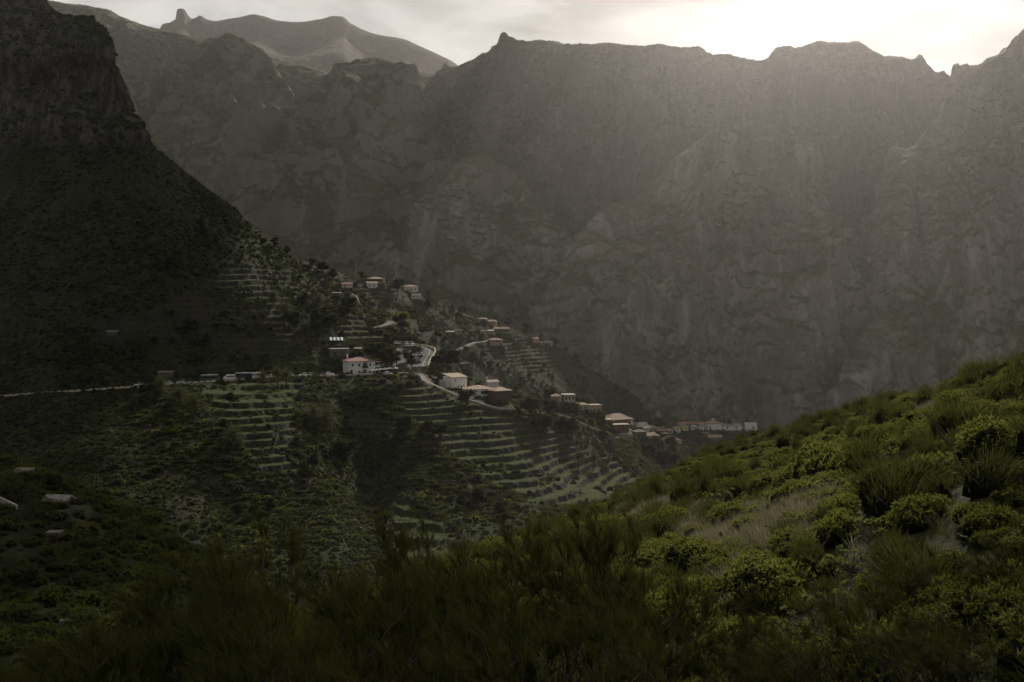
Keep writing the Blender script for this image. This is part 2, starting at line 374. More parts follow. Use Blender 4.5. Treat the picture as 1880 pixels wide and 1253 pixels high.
# --- far mountain
px = np.linspace(60, 1000, 420)
r0 = row([(60, 120, 2700), (200, 90, 2680), (285, 66, 2650), (293, 56, 2640), (297, 47, 2630), (304, 44, 2625), (312, 43, 2622), (318, 39, 2620), (322, 38, 2618), (324, 22, 2616), (329, 17, 2615), (337, 18, 2614), (346, 30, 2612), (352, 36, 2610),
          (360, 34, 2606), (366, 30, 2606), (380, 37, 2600), (395, 40, 2600), (420, 36, 2590), (440, 33, 2580), (465, 28, 2570), (482, 31, 2565), (510, 39, 2560), (545, 42, 2550), (590, 36, 2540), (612, 31, 2535), (628, 32, 2530),
          (645, 45, 2520), (690, 64, 2500), (740, 73, 2480), (775, 88, 2470), (800, 99, 2460), (825, 111, 2450), (838, 119, 2445), (900, 170, 2440), (1000, 250, 2430)], px)
ra = shift(r0, 300, -260)
r1 = shift(r0, -110, -85); r2 = shift(r0, -330, -190)
r3 = row([(60, 420, 1950), (1000, 430, 1950)], px)
V = loft([ra, r0, r1, r2, r3], [12, 50, 60, 60])
V = cliffs(V, 0.2, 0.03, 60, 300, 2.0)
grid_mesh('mountain', V, MAT['far_rock'])

# --- long ridge on the left behind the valley
px = np.linspace(-160, 900, 1000)
r0 = row([(-160, -60, 1780), (0, -12, 1760), (90, 2, 1750), (130, 10, 1750), (170, 15, 1745), (200, 20, 1735), (215, 29, 1730), (250, 45, 1720), (293, 56, 1700), (330, 64, 1680), (365, 76, 1660), (384, 92, 1645), (389, 82, 1640), (395, 78, 1640), (412, 79, 1640),
          (430, 83, 1640), (470, 100, 1630), (520, 113, 1610), (590, 134, 1590), (615, 144, 1575), (630, 136, 1560), (650, 125, 1550), (668, 119, 1545), (690, 118, 1540), (715, 122, 1530), (740, 128, 1510), (770, 134, 1490), (800, 139, 1470), (812, 126, 1450), (817, 116, 1448), (824, 122, 1440), (845, 125, 1420), (900, 130, 1400)], px)
ra = shift(r0, 260, -230)
r1 = row([(-160, 90, 1640), (100, 110, 1630), (200, 112, 1620), (330, 140, 1590), (392, 105, 1600), (450, 150, 1570), (540, 200, 1520), (600, 185, 1480), (690, 150, 1500), (770, 215, 1430), (900, 220, 1370)], px)
r2 = row([(-160, 260, 1450), (100, 265, 1440), (210, 230, 1450), (300, 215, 1470), (345, 190, 1480), (430, 270, 1430), (500, 280, 1370), (570, 235, 1380), (640, 240, 1400), (720, 300, 1360), (900, 330, 1300)], px)
r3 = row([(-160, 420, 1280), (200, 400, 1300), (300, 340, 1350), (400, 380, 1300), (470, 360, 1260), (560, 400, 1270), (700, 430, 1230), (900, 450, 1200)], px)
r4 = row([(-160, 640, 1020), (300, 620, 1020), (600, 640, 1000), (900, 700, 960)], px)
V = loft([ra, r0, r1, r2, r3, r4], [10, 110, 130, 130, 110])
V = cliffs(V, 0.8, 0.03, 90, 50, 0.9)
grid_mesh('ridge', V, MAT['ridge_rock'])

# --- the great wall of rock across the gorge
px = np.linspace(740, 2350, 1500)
r0 = row([(740, 200, 1440), (800, 150, 1420), (835, 128, 1400), (846, 121, 1390), (868, 112, 1380), (884, 101, 1370), (900, 97, 1360), (903, 90, 1358), (914, 80, 1352), (920, 67, 1350), (925, 62, 1350), (935, 69, 1346), (955, 76, 1340), (975, 78, 1335), (990, 76, 1330), (1020, 80, 1325), (1060, 84, 1318), (1064, 81, 1317), (1075, 84, 1315), (1110, 82, 1310), (1160, 85, 1305),
          (1190, 86, 1302), (1210, 83, 1300), (1240, 86, 1298), (1262, 89, 1296), (1280, 87, 1295), (1298, 98, 1292), (1308, 104, 1290), (1330, 102, 1288), (1360, 107, 1286), (1390, 113, 1284), (1408, 109, 1280), (1417, 97, 1278), (1424, 91, 1277), (1440, 87, 1276), (1470, 90, 1274), (1485, 85, 1272), (1510, 79, 1270), (1550, 82, 1268), (1574, 80, 1266), (1580, 82, 1265), (1600, 95, 1262), (1625, 105, 1258),
          (1660, 109, 1252), (1672, 112, 1250), (1684, 108, 1249), (1689, 103, 1249), (1694, 113, 1248), (1704, 124, 1246), (1714, 136, 1244), (1730, 134, 1242), (1738, 142, 1240), (1746, 148, 1238), (1750, 138, 1232), (1751, 121, 1230), (1758, 119, 1228), (1762, 124, 1227), (1774, 119, 1225), (1780, 123, 1222), (1800, 121, 1215), (1815, 107, 1205), (1832, 101, 1198), (1845, 90, 1190), (1862, 86, 1182), (1868, 72, 1178), (1877, 60, 1170), (1900, 40, 1160), (2000, 0, 1120), (2350, -60, 1040)], px)
ra = shift(r0, 160, -150)
def down(rw, dd, py_of):       # a lower line of the face: nearer by dd, at the pixel height given by knots
    d = rw[:, 1] - dd; py = pchip([k[0] for k in py_of], [k[1] for k in py_of], px)
    return np.stack([(px - CX) / F * d, d, (HY - py) / F * d], axis=1)
r1 = down(r0, 38, [(740, 260), (840, 230), (920, 200), (1300, 220), (1560, 215), (1750, 235), (1880, 190), (2350, 120)])
r2 = down(r0, 110, [(740, 400), (900, 390), (1200, 400), (1600, 400), (1880, 390), (2350, 350)])
r3 = down(r0, 190, [(740, 560), (1200, 580), (1600, 580), (2350, 560)])
r4 = down(r0, 330, [(740, 840), (1200, 860), (2350, 880)])
V = loft([ra, r0, r1, r2, r3, r4], [10, 150, 130, 110, 90])
V = cliffs(V, 1.0, 0.03, 120, 0)
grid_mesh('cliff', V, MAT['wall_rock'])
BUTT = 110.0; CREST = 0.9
# --- buttresses standing out of the wall
def buttress(crest, base, bulge, amp=1.0, sd=0, name='cliff_buttress', n=420, back=(60, -150)):
    crest = [(a, b, c - BUTT) for a, b, c in crest]; base = [(a, b, c - BUTT) for a, b, c in base]
    xs = np.linspace(crest[0][0], crest[-1][0], n)
    c = row(crest, xs); bs = row(base, xs)
    mid = 0.55 * c + 0.45 * bs; mid2 = shift(mid, -bulge, 0)
    q = 0.82 * c + 0.18 * bs; q = shift(q, -bulge * 0.7, 0)
    c2 = shift(c, -20, -7); q = shift(q, -14, 0)
    V = loft([shift(c, back[0], back[1]), c, c2, q, mid2, bs], [8, 16, 80, 90, 90])
    V = cliffs(V, amp * 0.8, 0.3, 30, sd)
    cr_ = np.zeros(V.shape[:2]); vv = np.arange(V.shape[0])[:, None]; cr_ += sstep(6, 9, vv) * (1 - sstep(24, 46, vv)) * CREST; return grid_mesh(name, V, MAT['buttress_rock_lit'], {'crest': cr_})
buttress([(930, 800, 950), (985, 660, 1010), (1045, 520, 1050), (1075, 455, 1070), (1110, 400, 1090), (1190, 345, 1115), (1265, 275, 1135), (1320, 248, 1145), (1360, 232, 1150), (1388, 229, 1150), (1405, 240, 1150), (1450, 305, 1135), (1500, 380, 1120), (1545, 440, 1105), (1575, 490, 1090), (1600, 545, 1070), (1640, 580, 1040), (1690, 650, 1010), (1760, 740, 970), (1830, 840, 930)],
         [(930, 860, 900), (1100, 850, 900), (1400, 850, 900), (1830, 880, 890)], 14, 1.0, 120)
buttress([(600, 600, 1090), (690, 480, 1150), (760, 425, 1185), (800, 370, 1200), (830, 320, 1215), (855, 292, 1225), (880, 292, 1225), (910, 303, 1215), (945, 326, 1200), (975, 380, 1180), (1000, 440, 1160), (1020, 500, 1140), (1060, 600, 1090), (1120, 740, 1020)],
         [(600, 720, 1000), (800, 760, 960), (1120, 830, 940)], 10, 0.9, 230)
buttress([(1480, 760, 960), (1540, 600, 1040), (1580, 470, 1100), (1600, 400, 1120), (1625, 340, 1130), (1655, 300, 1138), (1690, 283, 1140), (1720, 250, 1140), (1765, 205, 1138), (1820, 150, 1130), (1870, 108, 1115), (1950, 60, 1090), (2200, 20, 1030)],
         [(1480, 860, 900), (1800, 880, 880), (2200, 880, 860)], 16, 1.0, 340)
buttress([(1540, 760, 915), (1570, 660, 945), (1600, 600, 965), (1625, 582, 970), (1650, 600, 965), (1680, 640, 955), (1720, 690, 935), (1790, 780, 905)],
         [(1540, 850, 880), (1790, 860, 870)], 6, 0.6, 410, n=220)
# spurs running down from the left-hand ridge
def spur(crest, base, sd):
    xs = np.linspace(crest[0][0], crest[-1][0], 420); c = row(crest, xs); bs = row(base, xs)
    V = loft([shift(c, 90, -130), c, shift(c, -22, -9), shift(0.5 * c + 0.5 * bs, -18, 0), bs], [8, 16, 100, 110])
    V = cliffs(V, 0.85, 0.3, 30, sd)
    return grid_mesh('ridge_spur', V, MAT['ridge_rock'])
spur([(160, 330, 1330), (220, 270, 1400), (290, 215, 1470), (340, 160, 1520), (372, 118, 1550), (388, 90, 1560), (394, 79, 1562), (420, 80, 1565), (455, 98, 1560), (500, 140, 1530), (560, 230, 1440), (620, 330, 1330), (680, 430, 1230)],
     [(160, 520, 1130), (420, 520, 1110), (680, 540, 1080)], 60)
spur([(330, 430, 1210), (420, 372, 1270), (490, 300, 1340), (545, 228, 1400), (590, 176, 1440), (630, 140, 1470), (660, 122, 1480), (690, 119, 1480), (725, 132, 1470), (760, 165, 1450), (810, 240, 1380), (860, 330, 1290), (920, 440, 1180)],
     [(330, 600, 1040), (600, 600, 1000), (920, 660, 960)], 160)

# --- the lit shoulder behind the village
px = np.linspace(520, 1400, 700)
r0 = row([(520, 478, 690), (560, 480, 700), (600, 494, 710), (640, 505, 720), (690, 512, 730), (730, 522, 735), (760, 536, 740), (800, 553, 750), (850, 575, 760), (900, 590, 770), (940, 604, 775), (990, 624, 780), (1020, 636, 785), (1060, 662, 790), (1110, 695, 800), (1160, 722, 810), (1200, 748, 815), (1250, 768, 825), (1400, 800, 840)], px)
r1 = row([(520, 520, 660), (600, 530, 668), (700, 560, 680), (800, 610, 690), (900, 655, 700), (1000, 690, 715), (1100, 735, 740), (1200, 780, 770), (1400, 830, 790)], px)
r2 = row([(520, 600, 620), (640, 600, 630), (700, 620, 630), (800, 690, 630), (900, 770, 640), (1000, 800, 650), (1100, 820, 680), (1250, 840, 720), (1400, 870, 730)], px)
r3 = shift(r2, -60, -60)
V = loft([shift(r0, 70, -80), r0, r1, r2, r3], [8, 140, 140, 20])
N = normals(V); v = np.arange(V.shape[0])[:, None]
V = V + N * ((3.5 * fbm(V / 45, 5, 0.55) + 0.9 * fbm(V / 7, 3)) * (0.3 + 0.7 * sstep(8, 30, v)))[..., None]
ppx, ppy = proj(V)
def terrace(V, w, h, jit=0.35):
    z = V[..., 2] + jit * h * perlin(V / 38 + 3); k = np.floor(z / h); f = z / h - k
    tz = h * (k + 0.10 * np.minimum(f / 0.62, 1) + 0.90 * sstep(0.62, 0.97, f)) - jit * h * perlin(V / 38 + 3)
    V[..., 2] = V[..., 2] * (1 - w) + tz * w
def region(V, polys, nz_px=7.0, soft=3):
    x, y = proj(np.maximum(V, [-1e9, 0.3, -1e9])); x = x + nz_px * perlin(V / 14 + 31); y = y + nz_px * 0.7 * perlin(V / 14 + 77)
    w = np.zeros(x.shape)
    for p in polys: w = np.maximum(w, poly_in(x, y, p))
    return blur(w, soft)
w = region(V, [[(820, 600), (960, 610), (1040, 650), (1000, 690), (860, 640)], [(640, 520), (720, 530), (700, 560), (640, 550)]], 9)
terrace(V, w * 0.8, 2.6)
GE = Ground(V, 9); E_V = V; E_grass = w.copy(); E_bare = np.zeros(w.shape)

# --- main hillside: dark mountain on the left, the road, the terraces below it, the village spur
px = np.linspace(-70, 1440, 1250)
r0 = row([(-70, -110, 640), (60, -60, 618), (86, -6, 604), (95, 8, 600), (130, 28, 590), (165, 40, 577), (186, 55, 566), (198, 72, 560), (206, 95, 556), (212, 130, 550), (222, 155, 545), (236, 180, 541), (248, 205, 539), (257, 228, 540), (265, 245, 545), (275, 264, 550), (300, 284, 556), (330, 308, 561), (370, 338, 565), (420, 376, 570), (470, 420, 575), (520, 462, 580), (560, 488, 585), (600, 508, 590), (640, 527, 597), (670, 542, 593), (700, 565, 588), (740, 592, 568), (780, 630, 545), (795, 645, 535), (830, 672, 520), (870, 700, 512), (920, 722, 512), (970, 737, 520), (1020, 748, 532), (1080, 762, 552), (1140, 783, 582), (1180, 795, 602), (1240, 788, 640), (1300, 787, 645), (1440, 788, 655)], px)
r5 = row([(-70, 738, 440), (0, 730, 438), (100, 722, 438), (200, 715, 445), (255, 711, 450), (300, 708, 453), (385, 702, 460), (450, 698, 466), (520, 694, 470), (600, 691, 476), (650, 690, 478), (700, 689, 480), (740, 689, 482), (790, 700, 483), (830, 716, 482), (880, 735, 478), (915, 745, 476), (960, 752, 478), (1000, 757, 485), (1040, 766, 495), (1080, 780, 505), (1120, 800, 520), (1150, 815, 530), (1200, 835, 545), (1300, 850, 590), (1440, 860, 620)], px)
r4 = shift(r5, 9.5, 0.0)
def upper(knots, f):
    a = row(knots, px); b = r0 * (1 - f) + r4 * f
    t = sstep(690, 800, px)[:, None]; return a * (1 - t) + b * t
r1 = upper([(-70, 60, 600), (0, 40, 595), (60, 45, 588), (130, 60, 575), (180, 85, 564), (200, 108, 556), (212, 148, 548), (224, 178, 541), (245, 210, 537), (268, 268, 542), (290, 296, 546), (330, 325, 552), (420, 392, 562), (520, 472, 573), (600, 516, 584), (680, 556, 586), (740, 605, 560)], 0.2)
r2 = upper([(-70, 230, 570), (0, 225, 563), (100, 235, 548), (180, 240, 537), (235, 252, 528), (268, 290, 531), (300, 323, 534), (400, 412, 540), (500, 487, 552), (600, 550, 556), (680, 590, 560), (740, 630, 538)], 0.45)
r3 = upper([(-70, 450, 520), (0, 440, 515), (100, 430, 505), (200, 430, 502), (300, 450, 502), (400, 505, 508), (500, 556, 516), (600, 605, 522), (680, 635, 520), (740, 660, 512)], 0.72)
r4b = shift(r5, 14, 3.2)
r6 = row([(-70, 830, 388), (100, 812, 388), (250, 800, 396), (380, 775, 402), (480, 790, 402), (560, 800, 410), (640, 790, 424), (700, 785, 428), (780, 792, 424), (850, 800, 428), (960, 830, 424), (1080, 872, 440), (1215, 905, 470), (1440, 930, 530)], px)
r7 = row([(-70, 950, 322), (100, 940, 325), (300, 945, 335), (450, 950, 345), (530, 960, 345), (620, 1000, 325), (690, 1010, 332), (760, 985, 345), (850, 950, 360), (920, 930, 372), (1000, 915, 385), (1100, 915, 400), (1215, 945, 415), (1440, 990, 450)], px)
r8 = row([(-70, 1120, 262), (300, 1130, 262), (700, 1180, 255), (1000, 1130, 275), (1440, 1150, 330)], px)
V = loft([shift(r0, 110, -110), r0, r1, r2, r3, r4b, r4, r5, r6, r7, r8], [8, 70, 120, 190, 150, 10, 8, 110, 150, 60])
v = np.arange(V.shape[0])[:, None]; N = normals(V); ppx, ppy = proj(V)
crag = ((ppx < 290) * sstep(285, 250, ppy + 0.0 * ppx)).astype(float)
crag *= sstep(-.6, -0.1, perlin(V / 60 + 8)) * 0 + 1
zz = V[..., 2] + 10 * perlin(V / 90)
cr = 9 * (fbm(V * [1 / 40, 1 / 40, 1 / 130], 4, 0.55, True) - 0.35) + 9.0 * (sstep(-0.3, 0.3, np.sin(zz / 11.0)) - 0.5) + 2.0 * fbm(V / 9, 3)
edge = 0.25 + 0.75 * sstep(8, 60, v)
sl_ = 5.0 * fbm(V / 75, 4, 0.5) + 1.6 * fbm(V / 16, 4, 0.6) + 0.6 * fbm(V / 4, 2)
dm = (sl_ * (1 - crag) + cr * crag) * edge
rows_road = sstep(0, 14, np.abs(v - (8 + 70 + 120 + 190 + 150 + 14)))
V = V + N * (dm * (0.12 + 0.88 * rows_road))[..., None]
# gully between the two terraced shoulders
ppx, ppy = proj(V)
V[..., 2] -= 9.0 * np.exp(-((ppx - 660 - 0.12 * (ppy - 800)) / 48) ** 2) * sstep(712, 790, ppy) * sstep(985, 900, ppy)
V[..., 2] += 4.0 * np.exp(-((ppx - 470) / 85) ** 2) * sstep(700, 760, ppy) * sstep(960, 860, ppy)
T_low = [[(712, 728), (760, 702), (800, 704), (860, 738), (950, 765), (1030, 790), (1090, 850), (1130, 900), (1120, 940), (1000, 930), (905, 885), (850, 850), (780, 790)],
         [(372, 705), (560, 700), (545, 730), (545, 790), (520, 830), (560, 860), (480, 870), (440, 800), (385, 745)],
         [(725, 905), (770, 930), (850, 985), (860, 1030), (725, 1020)], [(630, 740), (730, 770), (740, 800), (640, 790)],
         [(1020, 800), (1110, 830), (1180, 880), (1100, 900), (1040, 850)]]
T_up = [[(300, 560), (420, 485), (540, 490), (545, 560), (540, 640), (470, 650), (360, 620)], [(600, 588), (650, 575), (712, 600), (700, 640), (620, 618)], [(60, 528), (150, 530), (160, 560), (60, 555)],
        [(290, 655), (420, 660), (420, 685), (290, 690)], [(150, 585), (300, 560), (350, 640), (190, 640)]]
wl = region(V, T_low, 9); wu = region(V, T_up, 9)
patchy = 0.55 + 0.45 * sstep(-0.25, 0.15, perlin(V / 30 + 55))
terrace(V, wl, 2.4, 0.28); terrace(V, wu * 0.85 * patchy, 3.0, 0.45)
GC = Ground(V, 9); C_V = V; C_grass = np.clip(wl * (0.5 + 0.5 * patchy) + wu * patchy * 0.8, 0, 1); C_bare = np.zeros(wl.shape)
C_crag = crag
# road: the line of its centre in the world, on the bench
ROAD = [PT(a, b, c) for a, b, c in ((-70, 736.5, 444), (0, 728.6, 442.5), (100, 720.6, 442.5), (200, 713.6, 449.5), (255, 709.6, 454.5), (300, 706.6, 457.5), (385, 700.6, 464.5), (450, 696.6, 470.5), (520, 692.7, 474.5), (600, 689.8, 480.5), (650, 688.8, 482.5), (700, 687.6, 484.5), (735, 686, 487))]
def smooth_line(P_, step=3.0):
    a = np.array([tuple(p) for p in P_], float); t = np.concatenate([[0], np.cumsum(np.linalg.norm(np.diff(a, axis=0), axis=1))])
    return pchip(t, a, np.linspace(0, t[-1], max(3, int(t[-1] / step))))
def on(g, pts): return [g.at(a, b) for a, b in pts]
LINE = {}
LINE['road'] = smooth_line(ROAD)
up = on(GC, [(737, 682), (738, 672), (739, 660), (741, 648), (743, 638), (752, 632)]); 
LINE['loop_up'] = smooth_line([ROAD[-1]] + up)
LINE['loop_down'] = smooth_line([up[-1]] + on(GC, [(768, 634), (779, 638), (782, 644), (778, 654), (772, 664), (768, 673)]))
LINE['lane'] = smooth_line(on(GC, [(768, 673), (772, 682), (790, 702), (822, 715), (852, 728), (880, 738), (915, 748), (950, 752), (985, 752), (1020, 760), (1060, 773), (1092, 787), (1120, 800), (1160, 812)]))
LINE['upper_bend'] = smooth_line(on(GC, [(690, 602), (705, 597), (716, 592), (722, 588)]))
LINE['path'] = smooth_line(on(GC, [(641, 538), (649, 542), (653, 550), (655, 556)]))
for k, hw in (('loop_up', 4.2), ('loop_down', 5.0), ('lane', 2.6), ('upper_bend', 3.6), ('path', 2.2), ('road', 5.0)):
    carve(V, LINE[k], hw, 3.5, C_bare, 0.7 if k == 'road' else 0.9)
LINE['east_path'] = smooth_line(on(GE, [(824, 648), (842, 640), (858, 635), (872, 630), (890, 625), (904, 623)]))
carve(E_V, LINE['east_path'], 2.0, 3.0, E_bare, 0.9)
LINE['low_path'] = smooth_line(on(GE, [(1105, 694), (1125, 702), (1150, 712), (1175, 727)])); carve(E_V, LINE['low_path'], 1.4, 3.0, E_bare, 0.7)
PADS_C, PADS_E = [], []
def pad(g, px_, py_, r, dz=0.0):
    """a levelled place to build on"""
    p = g.at(px_, py_); p.z += dz; carve(g.V, [tuple(p)], r, 3.0, C_bare if g is GC else E_bare, 0.25); return p

# --- knoll on the left, near side of the ravine
px = np.linspace(-260, 640, 420)
r0 = row([(-260, 820, 158), (0, 848, 152), (60, 862, 150), (120, 893, 148), (180, 922, 146), (250, 958, 145), (340, 1005, 142), (420, 1055, 138), (520, 1120, 132), (640, 1200, 125)], px)
r1 = row([(-260, 920, 130), (0, 955, 125), (100, 985, 124), (200, 1020, 122), (340, 1080, 120), (520, 1190, 112), (640, 1280, 105)], px)
r2 = row([(-260, 1080, 108), (0, 1110, 104), (200, 1160, 102), (400, 1240, 98), (640, 1400, 90)], px)
r3 = row([(-260, 1330, 78), (300, 1400, 74), (640, 1560, 70)], px)
V = loft([shift(r0, 60, -55), shift(r0, 18, -8), r0, r1, r2, r3], [10, 10, 120, 110, 60])
N = normals(V); V = V + N * (1.6 * fbm(V / 22, 4) + 0.35 * fbm(V / 3.5, 3))[..., None]
GG = Ground(V, 20); G_V = V
G_grass = np.zeros(V.shape[:2]); G_bare = 0.3 * sstep(0.18, 0.45, perlin(V / 9 + 4))

# --- our own hillside
px = np.linspace(-700, 2600, 1000)
sil = row([(-700, 1400, 20), (0, 1330, 22), (300, 1240, 24), (600, 1150, 28), (760, 1090, 32), (850, 1045, 38), (1000, 985, 55), (1120, 935, 66), (1200, 892, 74), (1250, 862, 80), (1300, 838, 84), (1400, 808, 86), (1480, 782, 84), (1560, 758, 80), (1640, 737, 74), (1720, 718, 66), (1800, 695, 56), (1880, 672, 48), (2050, 630, 42), (2600, 520, 36)], px)
def row_z(d, knots):
    dw = max(d, 22.0); pe = CX + (px - CX) * dw / max(d, 0.6); z = pchip([k[0] for k in knots], [k[1] for k in knots], np.clip(pe, knots[0][0], knots[-1][0])); dd = np.full(px.shape, float(d))
    return np.stack([(px - CX) / F * dw, dd, z], axis=1)
def between(f, sag):
    a = row_z(20, [(-700, -8.6), (300, -8.0), (850, -7.6), (1300, -6.9), (1550, -5.9), (1800, -4.7), (2100, -3.6), (2600, -2.0)])
    o = a * (1 - f) + sil * f; o[:, 2] += sag; return o
V = loft([shift(sil, 110, -90), shift(sil, 22, -14), shift(sil, 6, -1.6), sil, between(0.62, 0.25), between(0.3, 0.2), between(0.0, 0.0),
          row_z(12, [(-700, -6.8), (300, -6.2), (850, -5.8), (1300, -5.2), (1800, -4.2), (2600, -2.4)]), row_z(6, [(-700, -4.2), (2600, -3.0)]), row_z(2.2, [(-700, -2.5), (2600, -2.2)]), row_z(0.6, [(-700, -1.9), (2600, -1.8)]), row_z(-14, [(-700, -0.6), (2600, 0.4)])],
         [10, 10, 8, 90, 90, 90, 60, 40, 20, 8, 8])
V[..., 2] += (0.75 * fbm(V / 9, 4) + 0.18 * fbm(V / 1.6, 4, 0.6)) * sstep(3, 14, V[..., 1])
ppx, ppy = proj(np.maximum(V, [-1e9, 0.3, -1e9]))
F_bare = blur(region(V, [[(1130, 905), (1290, 905), (1330, 960), (1400, 940), (1480, 880), (1530, 885), (1510, 960), (1500, 1000), (1420, 1030), (1380, 1080), (1320, 1060), (1330, 1010), (1200, 960), (1180, 980), (1130, 960)], [(1690, 715), (1735, 710), (1745, 770), (1700, 770)]], 22, 2), 2)
F_bare *= 0.18 + 0.60 * sstep(-0.30, 0.05, perlin(V / 2.6 + 3) + 0.5 * perlin(V / 0.9)); F_V = V; GF = Ground(V[:-24], 28)
grid_mesh('hillside', F_V, MAT['near'], {'bare': F_bare})
# --- valley floor under everything
n = 60; gx, gy = np.meshgrid(np.linspace(-2450, 2450, n), np.linspace(3500, -230, n))
VF = np.stack([gx, gy, -176 + 3 * perlin(np.stack([gx / 300, gy / 300, gx * 0], -1))], -1)
grid_mesh('valley_floor', VF, MAT['hill'], {'grass': np.zeros((n, n)), 'bare': np.zeros((n, n)), 'crag': np.zeros((n, n))})
# ------------------------------------------------------------------ unseen cloud added overhead, its outline cut to shade the near and left-hand ground
def build_shade_cloud():
    Z0 = 860.0; k = (Z0 + 30) / SD.z
    n = 330; gx, gy = np.meshgrid(np.linspace(-900, 560, n), np.linspace(-520, 800, n))
    poly = [(-880, -500), (-880, 410), (-330, 440), (-240, 450), (-190, 440), (-140, 400), (-80, 335), (-46, 250), (-30, 120), (-26, 30), (-22, -32), (14, -25), (24, -16), (60, -10), (520, -6), (520, -500)]
    m0 = poly_in(gx, gy, poly).astype(float); soft = blur(m0, 170); hard = blur(m0, 6); far_ = sstep(40, 160, gy); cov = soft * far_ + hard * (1 - far_)
    q = np.stack([gx / 21, gy / 26, gx * 0 + 0.5], -1); hol = perlin(q) + 0.55 * perlin(q * 2.3 + 4) + 0.5 * perlin(q * 0.4 + 9)
    rank = np.argsort(np.argsort(hol.ravel())).reshape(hol.shape) / hol.size
    ins = rank < cov * 1.12 - 0.06
    th = 20 + 90 * np.abs(fbm(np.stack([gx / 160, gy / 160, gx * 0], -1), 5)) 
    bx, by = gx + SD.x * k, gy + SD.y * k
    lo = Z0 + 14 * fbm(np.stack([gx / 90, gy / 90, gx * 0 + 2], -1), 4)
    V = np.concatenate([np.stack([bx, by, lo], -1).reshape(-1, 3), np.stack([bx, by, lo + th], -1).reshape(-1, 3)])
    idx = np.arange(n * n).reshape(n, n); c = ins[:-1, :-1]
    a, b, d, e = idx[:-1, :-1][c], idx[:-1, 1:][c], idx[1:, 1:][c], idx[1:, :-1][c]; m = n * n
    fs = [np.stack([a, b, d, e], 1), np.stack([a + m, e + m, d + m, b + m], 1)]
    C = np.pad(c, 1)
    for di, dj, (p, q) in ((-1, 0, (a, b)), (0, 1, (b, d)), (1, 0, (d, e)), (0, -1, (e, a))):
        o = ~C[1 + di:C.shape[0] - 1 + di, 1 + dj:C.shape[1] - 1 + dj][c]
        fs.append(np.stack([p[o], p[o] + m, q[o] + m, q[o]], 1))
    me = raw_mesh('added_shade_cloud', V, np.concatenate(fs), plain('shade_cloud_white', (0.85, 0.85, 0.85), 1.0, 0.02))
    link('added_shade_cloud', me)['kind'] = 'structure'
build_shade_cloud()
# ------------------------------------------------------------------ plants: shapes
RS = np.random.RandomState
MAT['leaf_scrub'] = leaf_mat('scrub_leaves', (0.020, 0.029, 0.010), (0.082, 0.098, 0.030), 0.27)
MAT['leaf_grey'] = leaf_mat('grey_scrub_leaves', (0.045, 0.045, 0.032), (0.105, 0.100, 0.075), 0.2)
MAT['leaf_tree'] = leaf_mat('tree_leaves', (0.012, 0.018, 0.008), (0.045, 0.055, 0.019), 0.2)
MAT['leaf_palm'] = leaf_mat('palm_leaves', (0.025, 0.032, 0.011), (0.075, 0.082, 0.028), 0.25, 0.4)
MAT['leaf_euphorbia'] = leaf_mat('euphorbia_leaves', (0.013, 0.017, 0.005), (0.120, 0.130, 0.024), 0.48, 0.25)
MAT['leaf_succulent'] = leaf_mat('succulent_leaves', (0.022, 0.030, 0.008), (0.13, 0.145, 0.032), 0.40, 0.5, 0.4)
MAT['leaf_broom'] = leaf_mat('broom_twigs', (0.008, 0.010, 0.003), (0.058, 0.062, 0.014), 0.36, 0.25)
MAT['leaf_agave'] = leaf_mat('agave_blades', (0.050, 0.068, 0.040), (0.13, 0.15, 0.09), 0.15, 0.5, 0.35)
MAT['pad'] = leaf_mat('cactus_pads', (0.040, 0.058, 0.022), (0.105, 0.12, 0.06), 0.05, 0.5, 0.38)
MAT['dry'] = leaf_mat('dry_stalks', (0.07, 0.060, 0.037), (0.19, 0.163, 0.105), 0.35, 0.2)
MAT['bark'] = plain('bark', (0.075, 0.062, 0.048), 0.95, 0.2, 6)
MAT['bark_grey'] = plain('grey_bark', (0.12, 0.105, 0.085), 0.9, 0.2, 9)
MAT['core'] = plain('crown_shade', (0.010, 0.012, 0.006), 1.0, 0.15, 3, 0.0, 0.0)  # near-black filler lumps, painting the shade between the leaves of crowns
class MB:
    """collects triangles and quads (as numpy) with a tint per vertex"""
    def __init__(s): s.v = []; s.f = []; s.t = []; s.m = []; s.n = 0
    def add(s, v, f, tint=0.5, mat=0):
        v = np.asarray(v, float).reshape(-1, 3); f = np.asarray(f, int)
        if f.shape[1] == 3: f = np.concatenate([f, f[:, 2:3]], 1)
        s.v.append(v); s.f.append(f + s.n); s.n += len(v)
        s.t.append(np.broadcast_to(np.asarray(tint, float), (len(v),))); s.m.append(np.full(len(f), mat))
    def mesh(s, name, mats, smooth=False):
        v = np.concatenate(s.v); f = np.concatenate(s.f); t = np.concatenate(s.t); m = np.concatenate(s.m)
        tri = f[:, 2] == f[:, 3]
        me = bpy.data.meshes.new(name)
        tot = np.where(tri, 3, 4); start = np.concatenate([[0], np.cumsum(tot)[:-1]])
        flat = f.ravel()[~(np.stack([tri * 0, tri * 0, tri * 0, tri], 1).ravel().astype(bool))]
        me.vertices.add(len(v)); me.vertices.foreach_set('co', v.astype(np.float32).ravel())
        me.loops.add(len(flat)); me.loops.foreach_set('vertex_index', flat.astype(np.int32))
        me.polygons.add(len(f)); me.polygons.foreach_set('loop_start', start.astype(np.int32))
        me.polygons.foreach_set('material_index', m.astype(np.int32))
        me.polygons.foreach_set('use_smooth', np.full(len(f), smooth))
        for x in (mats if isinstance(mats, (list, tuple)) else [mats]): me.materials.append(x)
        at = me.attributes.new('tint', 'FLOAT', 'POINT'); at.data.foreach_set('value', t.astype(np.float32))
        me.update(calc_edges=True); return me
